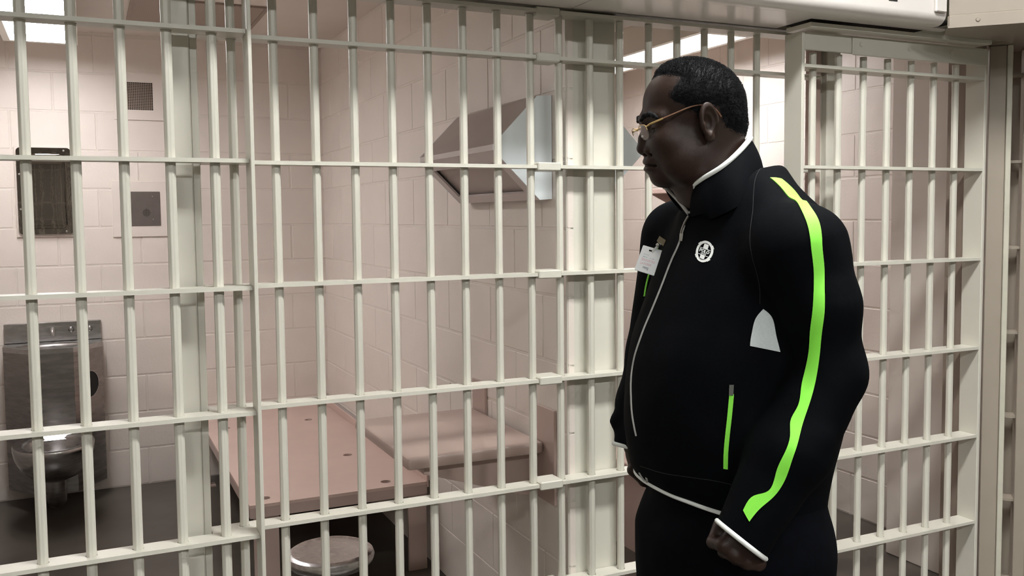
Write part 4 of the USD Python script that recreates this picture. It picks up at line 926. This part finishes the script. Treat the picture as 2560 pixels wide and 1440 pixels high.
BL, BR_, TL_ = np.array([-0.1455, 0.023, 1.3608]), np.array([-0.1131, -0.004, 1.3510]), np.array([-0.1187, 0.095, 1.4037])
ex, ey = BR_ - BL, TL_ - BL; nb = np.cross(ex, ey); nb /= np.linalg.norm(nb); nb = nb if nb[1] < 0 else -nb
def on_card(xy, h): return BL + xy[:, :1] / 50 * ex + xy[:, 1:2] / 62 * ey + np.asarray(h)[:, None] * nb
def card(poly, h0, h1):
    ms = []
    for g in getattr(poly, 'geoms', [poly]):
        m = trimesh.creation.extrude_polygon(g, 1.0, engine='earcut'); v = m.vertices; k = trimesh.Trimesh(on_card(v[:, :2], np.where(v[:, 2] > .5, h1, h0)), m.faces, process=False); k.fix_normals(); ms.append(k)
    return tri(cat(*ms))
bd = thing('visitor_badge', 'white visitor badge hanging from a metal clip on the man\'s chest', 'badge', toW(BL[None])[0])
slot = affinity.translate(sbox(-4, -1.6, 4, 1.6).buffer(0.6), 23, 54)
part(bd, 'card', card(sbox(2, 2, 48, 60).buffer(2).difference(slot), -0.0008, 0.0004), M_badge)
def card_text(text, h, x, y, ink, sx=1.0):
    m = meshkit.text_mesh(text, h, 1.0); v = m.vertices.copy(); v[:, 0] = v[:, 0] * sx + x; v[:, 1] += y
    k = trimesh.Trimesh(on_card(v[:, :2], np.where(v[:, 2] > .5, 0.0007, 0.0003)), m.faces, process=False); part(bd, 'printing', tri(k), ink)
part(bd, 'printing', card(unary_union([sbox(x, 41.0, x + w, 42.4) for x, w in ((10, 3.5), (15, 2), (19, 3))]), 0.0003, 0.0006), M_ink[0])
part(bd, 'printing', card(unary_union([sbox(x, 34.6, x + w, 36.4) for x, w in ((9, 7), (18, 2), (28, 2), (33, 5))]), 0.0003, 0.0006), M_ink[0])
card_text('ESCORTED', 4.6, 9.5, 26.0, M_ink[1], 0.98)
card_text('ACCESS', 4.6, 11.0, 17.5, M_ink[1], 1.0)
part(bd, 'printing', card(unary_union([sbox(8, 16.5, 8.6, 32), sbox(8, 31.4, 11, 32), sbox(8, 16.5, 11, 17.1)]), 0.0003, 0.0006), M_ink[1])
part(bd, 'printing', card(unary_union([sbox(x, y, x + 1.3, y + h) for x, y, h in ((18, 9.5, 3.5), (20.5, 9.5, 3.5), (23, 8.5, 4), (25, 9.5, 3.5), (27.5, 7, 6), (30, 6, 7))]), 0.0003, 0.0006), M_ink[2])
c1, c2, c3, c4 = [np.array(q) for q in ((-0.0872, 0.088, 1.4206), (-0.0768, 0.076, 1.4124), (-0.0821, 0.072, 1.4018), (-0.0929, 0.086, 1.4107))]
cn = np.cross(c2 - c1, c4 - c1); cn /= np.linalg.norm(cn); cn = cn if cn[1] < 0 else -cn
part(bd, 'clip', tri(trimesh.convex.convex_hull(np.array([c + cn * h for c in (c1, c2, c3, c4) for h in (-0.0025, 0.0025)]))), M_brass, 'dull metal clip')
part(bd, 'clip_jaw', tri(trimesh.convex.convex_hull(np.array([c - cn * h for c in (c1, c2, c3, c4) for h in (0.0035, 0.0062)]))), M_brass)
part(bd, 'strap', tri(tube(np.array([(-0.0885, 0.078, 1.4070), (-0.0945, 0.076, 1.4010), (-0.1025, 0.071, 1.3935), (-0.1050, 0.066, 1.3885)]), 0.0028, 6)), M_clear, 'clear strap')
part(bd, 'snap', tri(trimesh.creation.icosphere(2, 0.0042).apply_translation((-0.0931, 0.0750, 1.4045))), M_screw)
